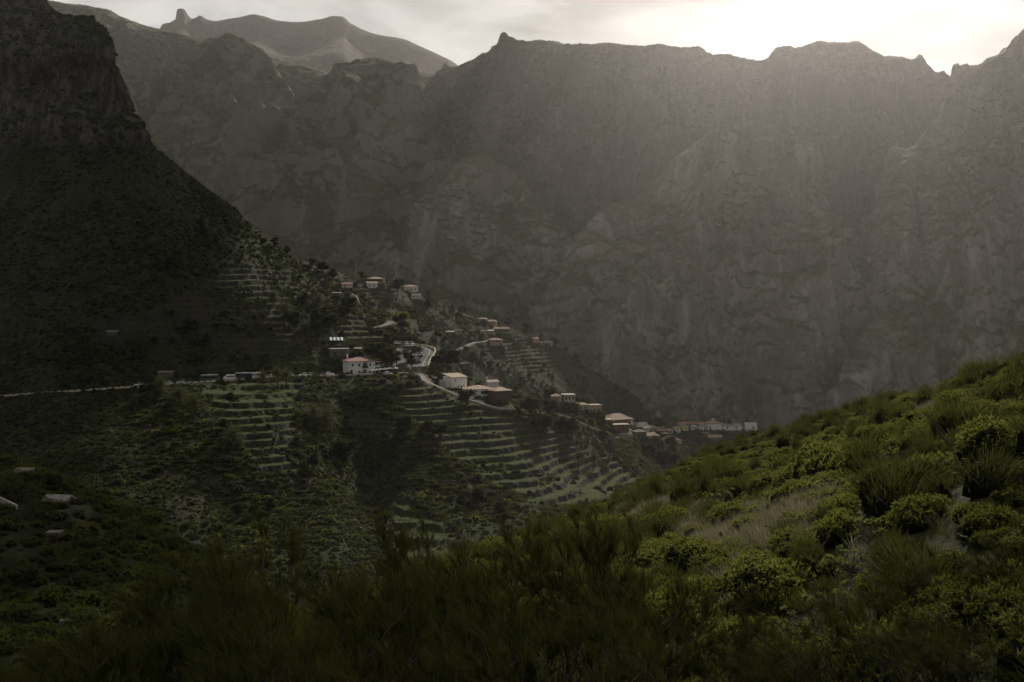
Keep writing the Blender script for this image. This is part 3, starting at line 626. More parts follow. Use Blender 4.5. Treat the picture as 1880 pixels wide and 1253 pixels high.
def unit(a): return a / np.maximum(np.linalg.norm(a, axis=-1, keepdims=True), 1e-9)
def blades(mb, base, dirs, length, width, tint, bend=0.0, bend_dir=(0, 0, -1), segs=1, seed=0, mat=0, taper=True):
    """many thin leaves at once: base (n,3), dirs (n,3)"""
    r = RS(seed); n = len(base); d = unit(np.asarray(dirs, float)); length = np.broadcast_to(length, (n,))[:, None]; width = np.broadcast_to(width, (n,))[:, None]
    side = unit(np.cross(d, unit(r.normal(size=(n, 3)))))
    bd = np.asarray(bend_dir, float)
    P_ = []
    for k in range(segs + 1):
        t = k / segs; c = base + d * length * t + bd * (bend * length * t * t)
        w = width * ((1 - t) ** 0.6 if taper else 1.0) * 0.5
        P_.append(np.stack([c - side * w, c + side * w], 1))
    v = np.stack(P_, 1)            # n, segs+1, 2, 3
    f = []
    for k in range(segs):
        o = 2 * k; f.append(np.array([o, o + 1, o + 3, o + 2]))
    f = (np.arange(n)[:, None, None] * (2 * (segs + 1)) + np.stack(f)[None]).reshape(-1, 4)
    tt = np.repeat(np.broadcast_to(tint, (n,)), 2 * (segs + 1))
    mb.add(v.reshape(-1, 3), f, tt, mat)
def ico(sub=1):
    import bmesh
    b = bmesh.new(); bmesh.ops.create_icosphere(b, subdivisions=sub, radius=1); v = np.array([x.co[:] for x in b.verts]); f = np.array([[x.index for x in p.verts] for p in b.faces]); b.free(); return v, f
ICO1, ICO2 = ico(1), ico(2)
def lump(mb, c, r, seed=0, tint=0.2, mat=0, rough=0.25, ic=ICO1):
    v, f = ic; rr = 1 + rough * perlin(v * 1.7 + seed * 3.1)
    mb.add(np.asarray(c) + v * rr[:, None] * np.asarray(r), f, tint, mat)
def tube(mb, pts, rad, sides=5, tint=0.5, mat=0):
    pts = np.asarray(pts, float); n = len(pts); tg = unit(np.gradient(pts, axis=0)); ref = np.where(np.abs(tg[:, 2:3]) > 0.9, [[1, 0, 0]], [[0, 0, 1]])
    a = unit(np.cross(tg, ref)); b = np.cross(tg, a); rad = np.broadcast_to(rad, (n,))
    an = np.linspace(0, 2 * math.pi, sides, endpoint=False)
    v = pts[:, None] + rad[:, None, None] * (a[:, None] * np.cos(an)[None, :, None] + b[:, None] * np.sin(an)[None, :, None])
    f = [[i * sides + j, i * sides + (j + 1) % sides, (i + 1) * sides + (j + 1) % sides, (i + 1) * sides + j] for i in range(n - 1) for j in range(sides)]
    mb.add(v.reshape(-1, 3), f, tint, mat)
def dome_pts(r, n, flat=0.7, up=0.0):
    """points and outward directions over a dome of radius 1"""
    z = r.uniform(up, 1, n); a = r.uniform(0, 2 * math.pi, n); q = np.sqrt(1 - z * z)
    d = np.stack([q * np.cos(a), q * np.sin(a), z], 1); return d * [1, 1, flat], unit(d * [1, 1, 1 / flat])
def far_bush(seed, mat, leaves=130, lobes=4, leaf=0.22, flat=0.75):
    """a scrub bush some hundred metres away: unequal lobes of loose leaf clumps round lumps painted shade-dark"""
    r = RS(seed); mb = MB()
    for k in range(lobes):
        a = r.uniform(0, 6.28); q = r.uniform(0.0, 0.62) if k else 0; s = r.uniform(0.38, 0.68); c = np.array([q * math.cos(a), q * math.sin(a), r.uniform(0.05, 0.30)])
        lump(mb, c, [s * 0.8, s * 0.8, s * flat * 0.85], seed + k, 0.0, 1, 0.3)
        p, d = dome_pts(r, leaves // lobes, flat, -0.15); p = p * s * r.uniform(0.85, 1.12, (len(p), 1)) + c
        d = unit(d + r.normal(size=d.shape) * 0.55 + [0, 0, 0.25])
        blades(mb, p - d * leaf * 0.3, d, r.uniform(0.6, 1.4, len(p)) * leaf, r.uniform(0.6, 1.2, len(p)) * leaf * 0.75, np.clip(r.normal(0.5, 0.28, len(p)), 0, 1), seed=seed + k)
    return mb.mesh('scrub_bush', [mat, MAT['core']])
def cushion(seed, tips=300, leaf=0.085, n=6, lobes=5, mat='leaf_euphorbia', flat=0.88):
    """euphorbia: bare forking stems under a lumpy dome of leaf rosettes"""
    r = RS(seed); mb = MB(); st = MB(); L_ = []
    for k in range(lobes):
        a = 6.28 * k / max(1, lobes - 1) + r.uniform(-.5, .5); q = r.uniform(0.34, 0.62) if k else 0.0; s = r.uniform(0.36, 0.62)
        L_.append((np.array([q * math.cos(a), q * math.sin(a), r.uniform(0.12, 0.34) + (0.12 if k == 0 else 0)]), s))
    for k, (c, s) in enumerate(L_):
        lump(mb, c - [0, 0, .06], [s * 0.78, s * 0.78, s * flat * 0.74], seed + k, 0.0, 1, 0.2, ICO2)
        m = int(tips * s * s / sum(x[1]**2 for x in L_)); p, d = dome_pts(r, m, flat, -0.1)
        p = p * s * r.uniform(0.86, 1.10, (m, 1)) + c; d = unit(d + r.normal(size=d.shape) * 0.2 + [0, 0, 0.25])
        tn = np.clip(r.normal(0.5, 0.22, m), 0, 1)
        side = unit(r.normal(size=(m, n, 3))); dd = unit(d[:, None] * r.uniform(0.15, 1.0, (m, n, 1)) + side * 0.8)
        blades(mb, np.repeat(p, n, 0), dd.reshape(-1, 3), leaf * r.uniform(0.7, 1.3, m * n), leaf * 0.36, np.repeat(tn, n) * r.uniform(0.8, 1.2, m * n), seed=seed + k)
        for j in range(3):
            e = p[r.randint(m)] if m else c; mid = np.array([e[0] * .35, e[1] * .35, e[2] * 0.45])
            tube(st, [[0, 0, -0.12], mid, e - (e - c) * 0.1], [0.03, 0.022, 0.012], 4, 0.5)
    return mb.mesh('euphorbia_crown', [MAT[mat], MAT['core']]), st.mesh('euphorbia_stems', MAT['bark_grey'])
def broom_far(seed, n=650, L_=0.30, wind=(-0.35, 0.05, 0)):
    r = RS(seed); mb = MB()
    for k in range(5):
        a = r.uniform(0, 6.28); q = r.uniform(0, 0.5); c = np.array([q * math.cos(a), q * math.sin(a), r.uniform(0.25, 0.5)]); s = r.uniform(0.3, 0.5)
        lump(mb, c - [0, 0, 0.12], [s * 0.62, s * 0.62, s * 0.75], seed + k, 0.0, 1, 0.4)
        p, d = dome_pts(r, n // 5, 1.15, -0.4); p = p * s * r.uniform(0.35, 1.0, (len(p), 1)) + c
        dd = unit(d * 0.8 + [0, 0, 0.9] + np.array(wind) + r.normal(size=d.shape) * 0.18)
        blades(mb, p, dd, L_ * r.uniform(0.6, 1.3, len(p)), 0.016, np.clip(r.normal(0.45, 0.25) + r.normal(0, 0.18, len(p)), 0, 1), 0.18, (-0.5, 0, -0.5), 2, seed + k)
    st = MB()
    for k in range(7):
        a = r.uniform(0, 6.28); e = np.array([0.5 * math.cos(a), 0.5 * math.sin(a), r.uniform(0.45, 0.75)])
        tube(st, [[0, 0, -0.1], e * [0.35, 0.35, 0.5], e], [0.03, 0.02, 0.008], 4)
    return mb.mesh('broom_crown', [MAT['leaf_broom'], MAT['core']]), st.mesh('broom_stems', MAT['bark_grey'])
def rosette(seed, n=34, L_=0.55, w=0.07, up=0.55, mat='leaf_agave', droop=0.25):
    """sword-leaved rosette"""
    r = RS(seed); mb = MB(); a = np.arange(n) * 2.399 + r.uniform(0, 6.28); el = np.linspace(0.12, 1.45, n) + r.normal(0, 0.08, n)
    d = np.stack([np.cos(a) * np.cos(el), np.sin(a) * np.cos(el), np.sin(el)], 1); base = d * [0.05, 0.05, 0.02]
    for q in range(n):
        side = unit(np.cross(d[q], [0, 0, 1.0]) + 1e-6); nn = np.cross(side, d[q]); Lq = L_ * r.uniform(0.75, 1.15)
        ts = np.linspace(0, 1, 5); prof = np.array([0.7, 1.0, 0.9, 0.55, 0.02]) * w * 0.5
        c = base[q] + d[q] * Lq * ts[:, None] + np.array([0, 0, -1.0]) * (droop * Lq * ts**2 * math.cos(el[q]))[:, None]
        v = np.stack([c - side * prof[:, None] + nn * prof[:, None] * 0.5, c, c + side * prof[:, None] + nn * prof[:, None] * 0.5], 1)
        f = [[3 * i + j, 3 * i + j + 1, 3 * i + j + 4, 3 * i + j + 3] for i in range(4) for j in range(2)]
        mb.add(v.reshape(-1, 3), f, np.clip(r.normal(0.5, 0.2), 0, 1))
    return mb.mesh('rosette_leaves', MAT[mat])
def aeonium(seed, heads=26, leaf=0.15):
    """branching succulent with an open rosette of broad leaves on each stem"""
    r = RS(seed); mb = MB(); st = MB()
    p, d = dome_pts(r, heads, 0.75, 0.1); p = p * r.uniform(0.55, 1.0, (heads, 1)) + [0, 0, 0.15]; d = unit(d + [0, 0, 0.5])
    for q in range(heads):
        n = 13; a = np.arange(n) * 2.399; el = np.linspace(0.1, 1.2, n); x = unit(np.cross(d[q], [0.3, 0.2, 1.0])); y = np.cross(d[q], x)
        dd = (np.cos(a) * np.cos(el))[:, None] * x + (np.sin(a) * np.cos(el))[:, None] * y + np.sin(el)[:, None] * d[q]
        blades(mb, np.repeat(p[q][None], n, 0), dd, leaf * r.uniform(0.8, 1.2), leaf * 0.34, np.clip(r.normal(0.55, 0.2), 0, 1), 0.1, seed=seed + q, segs=2)
        tube(st, [[0, 0, -0.1], p[q] * [0.4, 0.4, 0.5], p[q]], [0.03, 0.024, 0.016], 4)
    return mb.mesh('aeonium_rosettes', MAT['leaf_succulent']), st.mesh('aeonium_stems', MAT['bark_grey'])
def prickly(seed, pads=26):
    r = RS(seed); mb = MB(); v0, f0 = ICO2; tips = [(np.array([r.uniform(-.6, .6), r.uniform(-.5, .5), -0.05]), np.array([0, 0, 1.0])) for _ in range(9)]
    for k in range(pads):
        b, d = tips[r.randint(9)] if r.rand() < .6 else tips[r.randint(len(tips))]; d2 = unit(d * 0.6 + r.normal(size=3) * 0.6 + [0, 0, 0.15]); L_ = r.uniform(0.22, 0.36)
        side = unit(np.cross(d2, r.normal(size=3))); nn = np.cross(side, d2); c = b + d2 * L_ * 0.48
        v = c + v0[:, :1] * side * L_ * 0.33 + v0[:, 1:2] * nn * 0.028 + v0[:, 2:] * d2 * L_ * 0.5
        mb.add(v, f0, np.clip(r.normal(0.5, 0.25), 0, 1)); tips.append((b + d2 * L_ * 0.92, d2))
    return mb.mesh('cactus_pads', MAT['pad'], True)
def grass_tuft(seed, n=70, L_=0.5, mat='dry', w=0.008):
    r = RS(seed); mb = MB(); a = r.uniform(0, 6.28, n); q = 0.16 * np.sqrt(r.uniform(0, 1, n)); base = np.stack([q * np.cos(a), q * np.sin(a), -0.03 + 0 * a], 1)
    d = np.stack([np.cos(a) * 0.45, np.sin(a) * 0.45, 1 + 0 * a], 1) + r.normal(size=(n, 3)) * 0.18
    blades(mb, base, d, L_ * r.uniform(0.5, 1.15, n), w, np.clip(r.normal(0.5, 0.25, n), 0, 1), 0.25, (-0.7, 0, -0.6), 2, seed)
    return mb.mesh('grass_tuft', MAT[mat])
def tree_parts(seed, h=1.0, spread=0.42, lobes=9, leaves=900, leaf=0.07, mat='leaf_tree', trunk_h=0.3, cone=False):
    """unit-height broad-leaved tree or conifer -> crown mesh, trunk mesh"""
    r = RS(seed); mb = MB(); st = MB()
    tube(st, [[0, 0, -0.06], [0.01, 0, trunk_h * 0.6], [r.normal(0, .02), r.normal(0, .02), trunk_h + 0.15], [0, 0, 0.8]], [0.035, 0.028, 0.022, 0.005], 7)
    for k in range(lobes):
        if cone:
            t = (k + 0.5) / lobes; z = trunk_h + (1 - trunk_h) * t * 0.95; s = spread * (1 - t) * r.uniform(0.75, 1.1) + 0.03; a = r.uniform(0, 6.28); c = np.array([s * .25 * math.cos(a), s * .25 * math.sin(a), z]); sz = 0.55
        else:
            a = 2.399 * k + r.uniform(-.4, .4); q = spread * r.uniform(0.25, 0.75) * (0 if k == 0 else 1); z = r.uniform(trunk_h + 0.12, 0.86) if k else 0.8
            s = r.uniform(0.15, 0.26) * spread / 0.42; c = np.array([q * math.cos(a), q * math.sin(a), z]); sz = 0.8
            tube(st, [[0, 0, trunk_h * 0.7], c * [0.5, 0.5, 0] + [0, 0, (trunk_h + z) / 2 - .03], c], [0.018, 0.012, 0.005], 5)
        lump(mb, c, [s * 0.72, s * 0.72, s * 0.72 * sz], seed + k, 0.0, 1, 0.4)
        m = leaves // lobes; z_ = r.uniform(-0.75, 1, m); a_ = r.uniform(0, 6.28, m); q_ = np.sqrt(1 - z_**2); d = np.stack([q_ * np.cos(a_), q_ * np.sin(a_), z_], 1)
        p = c + d * [s, s, s * sz] * r.uniform(0.75, 1.18, (m, 1)); dd = unit(d + r.normal(size=d.shape) * 0.6 + [0, 0, 0.15])
        blades(mb, p - dd * leaf * .4, dd, leaf * r.uniform(0.6, 1.3, m), leaf * 0.6, np.clip(r.normal(0.5 + 0.15 * r.normal(), 0.25, m), 0, 1), seed=seed + 50 + k)
    return mb.mesh('tree_crown', [MAT[mat], MAT['core']]), st.mesh('tree_trunk', MAT['bark'], True)
def palm_parts(seed, trunk=0.55, fronds=44, L_=0.42):
    """Canary palm of unit height -> crown, trunk"""
    r = RS(seed); mb = MB(); st = MB(); lean = r.normal(0, 0.02, 2); top = np.array([lean[0], lean[1], trunk])
    tube(st, [[0, 0, -0.05], [lean[0] * .3, lean[1] * .3, trunk * .5], top, top + [0, 0, 0.05]], [0.034, 0.026, 0.026, 0.04], 8)
    el = np.linspace(-0.65, 1.35, fronds); az = np.arange(fronds) * 2.399 + r.uniform(0, 6)
    for q in range(fronds):
        d = np.array([math.cos(az[q]) * math.cos(el[q]), math.sin(az[q]) * math.cos(el[q]), math.sin(el[q])]); L = L_ * r.uniform(0.8, 1.1); ts = np.linspace(0, 1, 9)
        c = top + d * L * ts[:, None] + np.array([0, 0, -1]) * (0.42 * L * ts**2 * max(0.25, math.cos(el[q])))[:, None]
        tube(mb, c, np.linspace(0.006, 0.001, 9), 3, 0.6)
        tg = unit(np.gradient(c, axis=0)); sd = unit(np.cross(tg, [0, 0, 1.0]) + 1e-6); pts = np.linspace(1, 8, 15); ci = np.stack([np.interp(pts, range(9), c[:, j]) for j in range(3)], 1); ti = tg[np.minimum(pts.astype(int), 8)]; si = sd[np.minimum(pts.astype(int), 8)]
        ll = L * 0.26 * np.sin(np.linspace(0.5, 2.9, 15))
        for sg in (-1, 1): blades(mb, ci, si * sg + ti * 0.75 + [0, 0, -0.25], ll, 0.016, np.clip(r.normal(0.5, 0.2), 0, 1), 0.2, (0, 0, -1), 1, seed + q)
    return mb.mesh('palm_crown', MAT['leaf_palm']), st.mesh('palm_trunk', MAT['bark'], True)
def big_broom(seed, h=3.0, spread=1.35, n=9000, wind=-0.5):
    """retama-like broom seen from close by: forked grey branches carrying long soft twigs that the wind lays over to the left"""
    r = RS(seed); st = MB(); ends = []
    def grow(p, d, L, rad, lev):
        m = 5; pts = [p]; dd = d.copy()
        for i in range(m):
            dd = unit(dd + r.normal(0, 0.10, 3) + np.array([0.015 * wind, 0, 0.05])); pts.append(pts[-1] + dd * L / m)
        tube(st, pts, np.linspace(rad, rad * 0.62, m + 1), 5 if lev < 2 else 4, r.uniform(0.2, 0.8))
        if lev >= 3: ends.append((np.array(pts), dd))
        if lev < 5:
            for _ in range(3 if lev < 2 else 2):
                k = r.randint(2, m + 1); nd = unit(dd + unit(r.normal(size=3) * [1, 1, 0.4]) * r.uniform(0.42, 0.75)); nd[2] = abs(nd[2]) * 0.8 + 0.15
                grow(pts[k], unit(nd), L * r.uniform(0.52, 0.76), rad * 0.56, lev + 1)
    for k in range(5):
        a = r.uniform(0, 6.28); grow(np.array([0.12 * math.cos(a), 0.12 * math.sin(a), -0.3]), unit(np.array([0.45 * math.cos(a) * spread / 1.35, 0.45 * math.sin(a) * spread / 1.35, 1.0])), h * 0.42, 0.035 * h / 3, 0)
    mb = MB(); per = max(4, n // len(ends))
    for k, (pts, d) in enumerate(ends):
        t = r.uniform(0.2, 1, per) ** 0.8 * (len(pts) - 1); i = np.minimum(t.astype(int), len(pts) - 2); f = (t - i)[:, None]; b = pts[i] * (1 - f) + pts[i + 1] * f
        dd = unit(d + [wind * 0.4, 0, 0.30] + r.normal(size=(per, 3)) * 0.24)
        blades(mb, b, dd, r.uniform(0.09, 0.40, per) * h / 3, 0.0058, np.clip(r.normal(0.42, 0.32) + r.normal(0, 0.22, per), 0, 1), 0.30, (wind, 0.0, -0.25), 3, seed + k)
    return mb.mesh('broom_twigs', MAT['leaf_broom']), st.mesh('broom_branches', MAT['bark_grey'], True)

def scatter(name, protos, pts, sc, rot, pick, label, cat):
    """ground cover nobody could count: one object that repeats a few plants over the slope"""
    me = bpy.data.meshes.new(name); n = len(pts); me.vertices.add(n); me.vertices.foreach_set('co', np.asarray(pts, np.float32).ravel())
    for k, typ, a in (('scale', 'FLOAT', sc), ('turn', 'FLOAT', rot), ('pick', 'INT', pick)):
        at = me.attributes.new(k, typ, 'POINT'); at.data.foreach_set('value', np.asarray(a, np.float32 if typ == 'FLOAT' else np.int32))
    o = link(name, me); tag(o, label, cat, None, 'stuff')
    coll = bpy.data.collections.new(name + '_plants')
    for i, m in enumerate(protos):
        q = bpy.data.objects.new('%s_plant_%02d' % (name, i), m); coll.objects.link(q)
    g = bpy.data.node_groups.new(name + '_cover', 'GeometryNodeTree')
    g.interface.new_socket('Geometry', in_out='INPUT', socket_type='NodeSocketGeometry'); g.interface.new_socket('Geometry', in_out='OUTPUT', socket_type='NodeSocketGeometry')
    N = g.nodes; L = g.links; gi = N.new('NodeGroupInput'); go = N.new('NodeGroupOutput')
    ci = N.new('GeometryNodeCollectionInfo'); ci.inputs['Collection'].default_value = coll; ci.inputs['Separate Children'].default_value = True; ci.inputs['Reset Children'].default_value = True
    ip = N.new('GeometryNodeInstanceOnPoints'); ip.inputs['Pick Instance'].default_value = True
    def na(nm, t): 
        x = N.new('GeometryNodeInputNamedAttribute'); x.data_type = t; x.inputs['Name'].default_value = nm; return x.outputs['Attribute']
    cx = N.new('ShaderNodeCombineXYZ'); L.new(na('turn', 'FLOAT'), cx.inputs['Z'])
    L.new(gi.outputs[0], ip.inputs['Points']); L.new(ci.outputs[0], ip.inputs['Instance']); L.new(na('pick', 'INT'), ip.inputs['Instance Index'])
    L.new(cx.outputs[0], ip.inputs['Rotation']); L.new(na('scale', 'FLOAT'), ip.inputs['Scale']); L.new(ip.outputs[0], go.inputs[0])
    md = o.modifiers.new('cover', 'NODES'); md.node_group = g
    return o
def spots(V, n, seed, weight, first=0):
    """n random places on a patch, even by area times weight"""
    r = RS(seed); A = np.linalg.norm(np.cross(np.gradient(V, axis=0), np.gradient(V, axis=1)), axis=2)
    w = A * weight; w[:first] = 0; w[-2:] = 0; w = w.ravel() / w.sum()
    k = r.choice(len(w), n, p=w); dv = np.gradient(V, axis=0).reshape(-1, 3)[k]; du = np.gradient(V, axis=1).reshape(-1, 3)[k]
    P_ = V.reshape(-1, 3)[k] + dv * r.uniform(-.5, .5, (n, 1)) + du * r.uniform(-.5, .5, (n, 1))
    return P_, k
# ------------------------------------------------------------------ buildings
MAT['white'] = plain('whitewash', (0.78, 0.76, 0.72), 0.9, 0.07, 0.8)
MAT['offwhite'] = plain('aged_whitewash', (0.62, 0.59, 0.54), 0.9, 0.13, 0.9)
MAT['cream'] = plain('cream_plaster', (0.66, 0.56, 0.42), 0.9, 0.12, 0.8)
MAT['pink'] = plain('pink_plaster', (0.50, 0.34, 0.29), 0.9, 0.12, 0.8)
MAT['brick'] = plain('red_stone', (0.13, 0.078, 0.070), 0.95, 0.2, 1.6)
MAT['stone'] = plain('field_stone', (0.15, 0.13, 0.11), 0.95, 0.25, 1.8)
MAT['sand'] = plain('sandstone', (0.42, 0.33, 0.235), 0.95, 0.15, 1.1)
MAT['concrete'] = plain('concrete', (0.40, 0.37, 0.33), 0.9, 0.12, 0.7)
MAT['yellow'] = plain('yellow_plaster', (0.70, 0.60, 0.25), 0.9, 0.1, 0.8)
MAT['glass'] = plain('window_glass', (0.020, 0.022, 0.024), 0.15, 0.05, 1, 0.0, 0.5)
MAT['wood'] = plain('dark_wood', (0.055, 0.033, 0.020), 0.8, 0.2, 4)
MAT['tile'] = tile_mat('orange_tile', (0.37, 0.25, 0.165)); MAT['tile_tan'] = tile_mat('tan_tile', (0.36, 0.275, 0.185)); MAT['tile_red'] = tile_mat('red_tile', (0.30, 0.13, 0.09))
MAT['tile_dark'] = tile_mat('mossy_tile', (0.14, 0.12, 0.085)); MAT['tin'] = plain('grey_tin', (0.24, 0.23, 0.215), 0.55, 0.2, 0.5)
MAT['asphalt'] = plain('asphalt', (0.062, 0.060, 0.057), 0.9, 0.15, 0.4, col2=(0.085, 0.082, 0.076)); MAT['paving'] = plain('pale_paving', (0.17, 0.15, 0.125), 0.9, 0.12, 0.5)
MAT['paint'] = plain('road_paint', (0.75, 0.74, 0.70), 0.7, 0.1, 1.0); MAT['limewall'] = plain('limewashed_wall', (0.60, 0.53, 0.40), 0.9, 0.12, 0.6)
def box(mb, x0, x1, y0, y1, z0, z1, tint=0.5, mat=0):
    v = [(x, y, z) for z in (z0, z1) for y in (y0, y1) for x in (x0, x1)]
    mb.add(v, [(0, 2, 3, 1), (4, 5, 7, 6), (0, 1, 5, 4), (2, 6, 7, 3), (0, 4, 6, 2), (1, 3, 7, 5)], tint, mat)
def slab(mb, top, th):
    """a roof plane of thickness th under the polygon top (counter-clockwise from above)"""
    t = np.asarray(top, float); n = len(t); v = np.concatenate([t, t - [0, 0, th]])
    if n == 4: fs = [(0, 1, 2, 3), (7, 6, 5, 4)]
    else: fs = [(0, 1, 2, 2), (5, 4, 3, 3)]
    fs += [(i, i + n, (i + 1) % n + n, (i + 1) % n) for i in range(n)]
    mb.add(v, fs)
def house(name, label, cat, base, w, d, h, rot=0, roof='hip', rh=1.8, oh=0.4, wm='white', rm='tile', win=(), door=(), chim=(), group=None, ridge=None, fnd=3.0, parapet=0.0, balcony=None):
    o = link(name, None, None, base, R(rot)); tag(o, label, cat, group)
    mb = MB(); X, Y = w / 2, d / 2
    if roof == 'gable':      # ridge along x; gable ends are part of the wall
        v = [(-X, -Y, -fnd), (X, -Y, -fnd), (X, Y, -fnd), (-X, Y, -fnd), (-X, -Y, h), (X, -Y, h), (X, Y, h), (-X, Y, h), (-X, 0, h + rh), (X, 0, h + rh)]
        mb.add(v, [(0, 1, 5, 4), (2, 3, 7, 6), (1, 2, 6, 5), (3, 0, 4, 7), (5, 6, 9, 9), (7, 4, 8, 8), (0, 3, 2, 1)])
    else: box(mb, -X, X, -Y, Y, -fnd, h)
    if roof == 'flat' and parapet:
        for a in ((-X, X, -Y, -Y + .25), (-X, X, Y - .25, Y), (-X, -X + .25, -Y + .25, Y - .25), (X - .25, X, -Y + .25, Y - .25)): box(mb, *a, h + 0.003, h + parapet)
    link('wall', mb.mesh('house_wall', MAT[wm]), o)
    rb = MB(); a, b = X + oh, Y + oh; e = h + 0.02; th = 0.22
    if roof == 'hip':
        r_ = (max(0.0, X - Y) if ridge is None else ridge); k = e + rh
        if X >= Y or ridge is not None: p, q = (-r_, 0, k), (r_, 0, k); fs = [[(-a, -b, e), (a, -b, e), q, p], [(a, b, e), (-a, b, e), p, q], [(a, -b, e), (a, b, e), q], [(-a, b, e), (-a, -b, e), p]]
        else:
            s = Y - X; p, q = (0, -s, k), (0, s, k); fs = [[(-a, -b, e), (a, -b, e), p], [(a, b, e), (-a, b, e), q], [(a, -b, e), (a, b, e), q, p], [(-a, b, e), (-a, -b, e), p, q]]
        for f in fs: slab(rb, f, th)
    elif roof == 'gable':
        k = e + rh + 0.05
        slab(rb, [(-a, -b, e - rh * oh / Y), (a, -b, e - rh * oh / Y), (a, 0, k), (-a, 0, k)], th); slab(rb, [(a, b, e - rh * oh / Y), (-a, b, e - rh * oh / Y), (-a, 0, k), (a, 0, k)], th)
    elif roof == 'shed': slab(rb, [(-a, -b, e), (a, -b, e), (a, b, e + rh), (-a, b, e + rh)], th)
    else: slab(rb, [(-X + .26, -Y + .26, h + .06), (X - .26, -Y + .26, h + .06), (X - .26, Y - .26, h + .06), (-X + .26, Y - .26, h + .06)], 0.05) if parapet else slab(rb, [(-a, -b, e + .2), (a, -b, e + .2), (a, b, e + .2), (-a, b, e + .2)], 0.2)
    ro = link('roof', rb.mesh('house_roof', MAT[rm]), o)
    for (x, y, z0, ch) in chim:
        c = MB(); box(c, x - .35, x + .35, y - .35, y + .35, z0, z0 + ch); box(c, x - .45, x + .45, y - .45, y + .45, z0 + ch, z0 + ch + .15); link('chimney', c.mesh('chimney', MAT[wm]), ro)
    def place(face, u, z, ww, hh, dep):
        if face == 'f': return (u - ww / 2, u + ww / 2, -Y - dep, -Y + .05, z, z + hh)
        if face == 'b': return (u - ww / 2, u + ww / 2, Y - .05, Y + dep, z, z + hh)
        if face == 'l': return (-X - dep, -X + .05, u - ww / 2, u + ww / 2, z, z + hh)
        return (X - .05, X + dep, u - ww / 2, u + ww / 2, z, z + hh)
    for (face, u, z, ww, hh) in win:
        m = MB(); box(m, *place(face, u, z, ww, hh, 0.03)); wo = link('window', m.mesh('window_frame', MAT['wood']), o)
        m = MB(); box(m, *place(face, u, z + .08, ww - .16, hh - .16, 0.035)); link('pane', m.mesh('window_pane', MAT['glass']), wo)
    for (face, u, ww, hh) in door:
        m = MB(); box(m, *place(face, u, 0.0, ww, hh, 0.04)); link('door', m.mesh('door', MAT['wood']), o)
    return o
def part_box(o, name, mat, *bx):
    m = MB()
    for b in bx: box(m, *b)
    return link(name, m.mesh(name, MAT[mat]), o)
def wins(face, us, z, ww=1.0, hh=1.3): return [(face, u, z, ww, hh) for u in us]
SURF = []            # strips of road and path, laid after the ground is final

def ribbon(name, line, half, mat, lift=0.06, kind='structure', taper=None):
    a = np.asarray(line, float); t = np.gradient(a, axis=0); s = np.stack([-t[:, 1], t[:, 0], 0 * t[:, 0]], 1); s = unit(s)
    off = np.array([-1, -.5, 0, .5, 1.0]) * half; v = a[:, None] + s[:, None] * off[None, :, None] + [0, 0, lift]
    n, m = v.shape[:2]; f = [[i * m + j + 1, i * m + j, (i + 1) * m + j, (i + 1) * m + j + 1] for i in range(n - 1) for j in range(m - 1)]
    o = link(name, raw_mesh(name, v.reshape(-1, 3), np.array(f), MAT[mat]))
    if kind: o['kind'] = kind
    return o
def offset_line(line, off):
    a = np.asarray(line, float); t = np.gradient(a, axis=0); s = unit(np.stack([-t[:, 1], t[:, 0], 0 * t[:, 0]], 1)); return a + s * off
def wall_along(name, label, cat, line, hgt, th, mat, merlon=None, group=None, depth=1.2):
    a = np.asarray(line, float); t = np.gradient(a, axis=0); s = unit(np.stack([-t[:, 1], t[:, 0], 0 * t[:, 0]], 1)); mb = MB()
    pr = [(-th / 2, -depth), (-th / 2, hgt), (th / 2, hgt), (th / 2, -depth)]
    v = np.stack([a + s * x + [0, 0, z] for x, z in pr], 1); n = len(a)
    mb.add(v.reshape(-1, 3), [[i * 4 + j, (i + 1) * 4 + j, (i + 1) * 4 + (j + 1) % 4, i * 4 + (j + 1) % 4] for i in range(n - 1) for j in range(4)] + [[0, 1, 2, 3], [n * 4 - 1, n * 4 - 2, n * 4 - 3, n * 4 - 4]])
    if merlon:
        L = np.concatenate([[0], np.cumsum(np.linalg.norm(np.diff(a, axis=0), axis=1))])
        for q in np.arange(1, L[-1] - 1.6, merlon[0]):
            p0 = np.array([np.interp(q, L, a[:, j]) for j in range(3)]); p1 = np.array([np.interp(q + merlon[1], L, a[:, j]) for j in range(3)])
            dd = unit(p1 - p0); sd = np.array([-dd[1], dd[0], 0]) * (th / 2 + 0.04)
            lo, hi = hgt - .1, hgt + merlon[2]
            mb.add([p0 - sd + [0, 0, lo], p1 - sd + [0, 0, lo], p1 + sd + [0, 0, lo], p0 + sd + [0, 0, lo], p0 - sd + [0, 0, hi], p1 - sd + [0, 0, hi], p1 + sd + [0, 0, hi], p0 + sd + [0, 0, hi]],
                   [(0, 1, 5, 4), (1, 2, 6, 5), (2, 3, 7, 6), (3, 0, 4, 7), (4, 5, 6, 7)])
    o = link(name, mb.mesh(name, MAT[mat])); tag(o, label, cat, group); return o

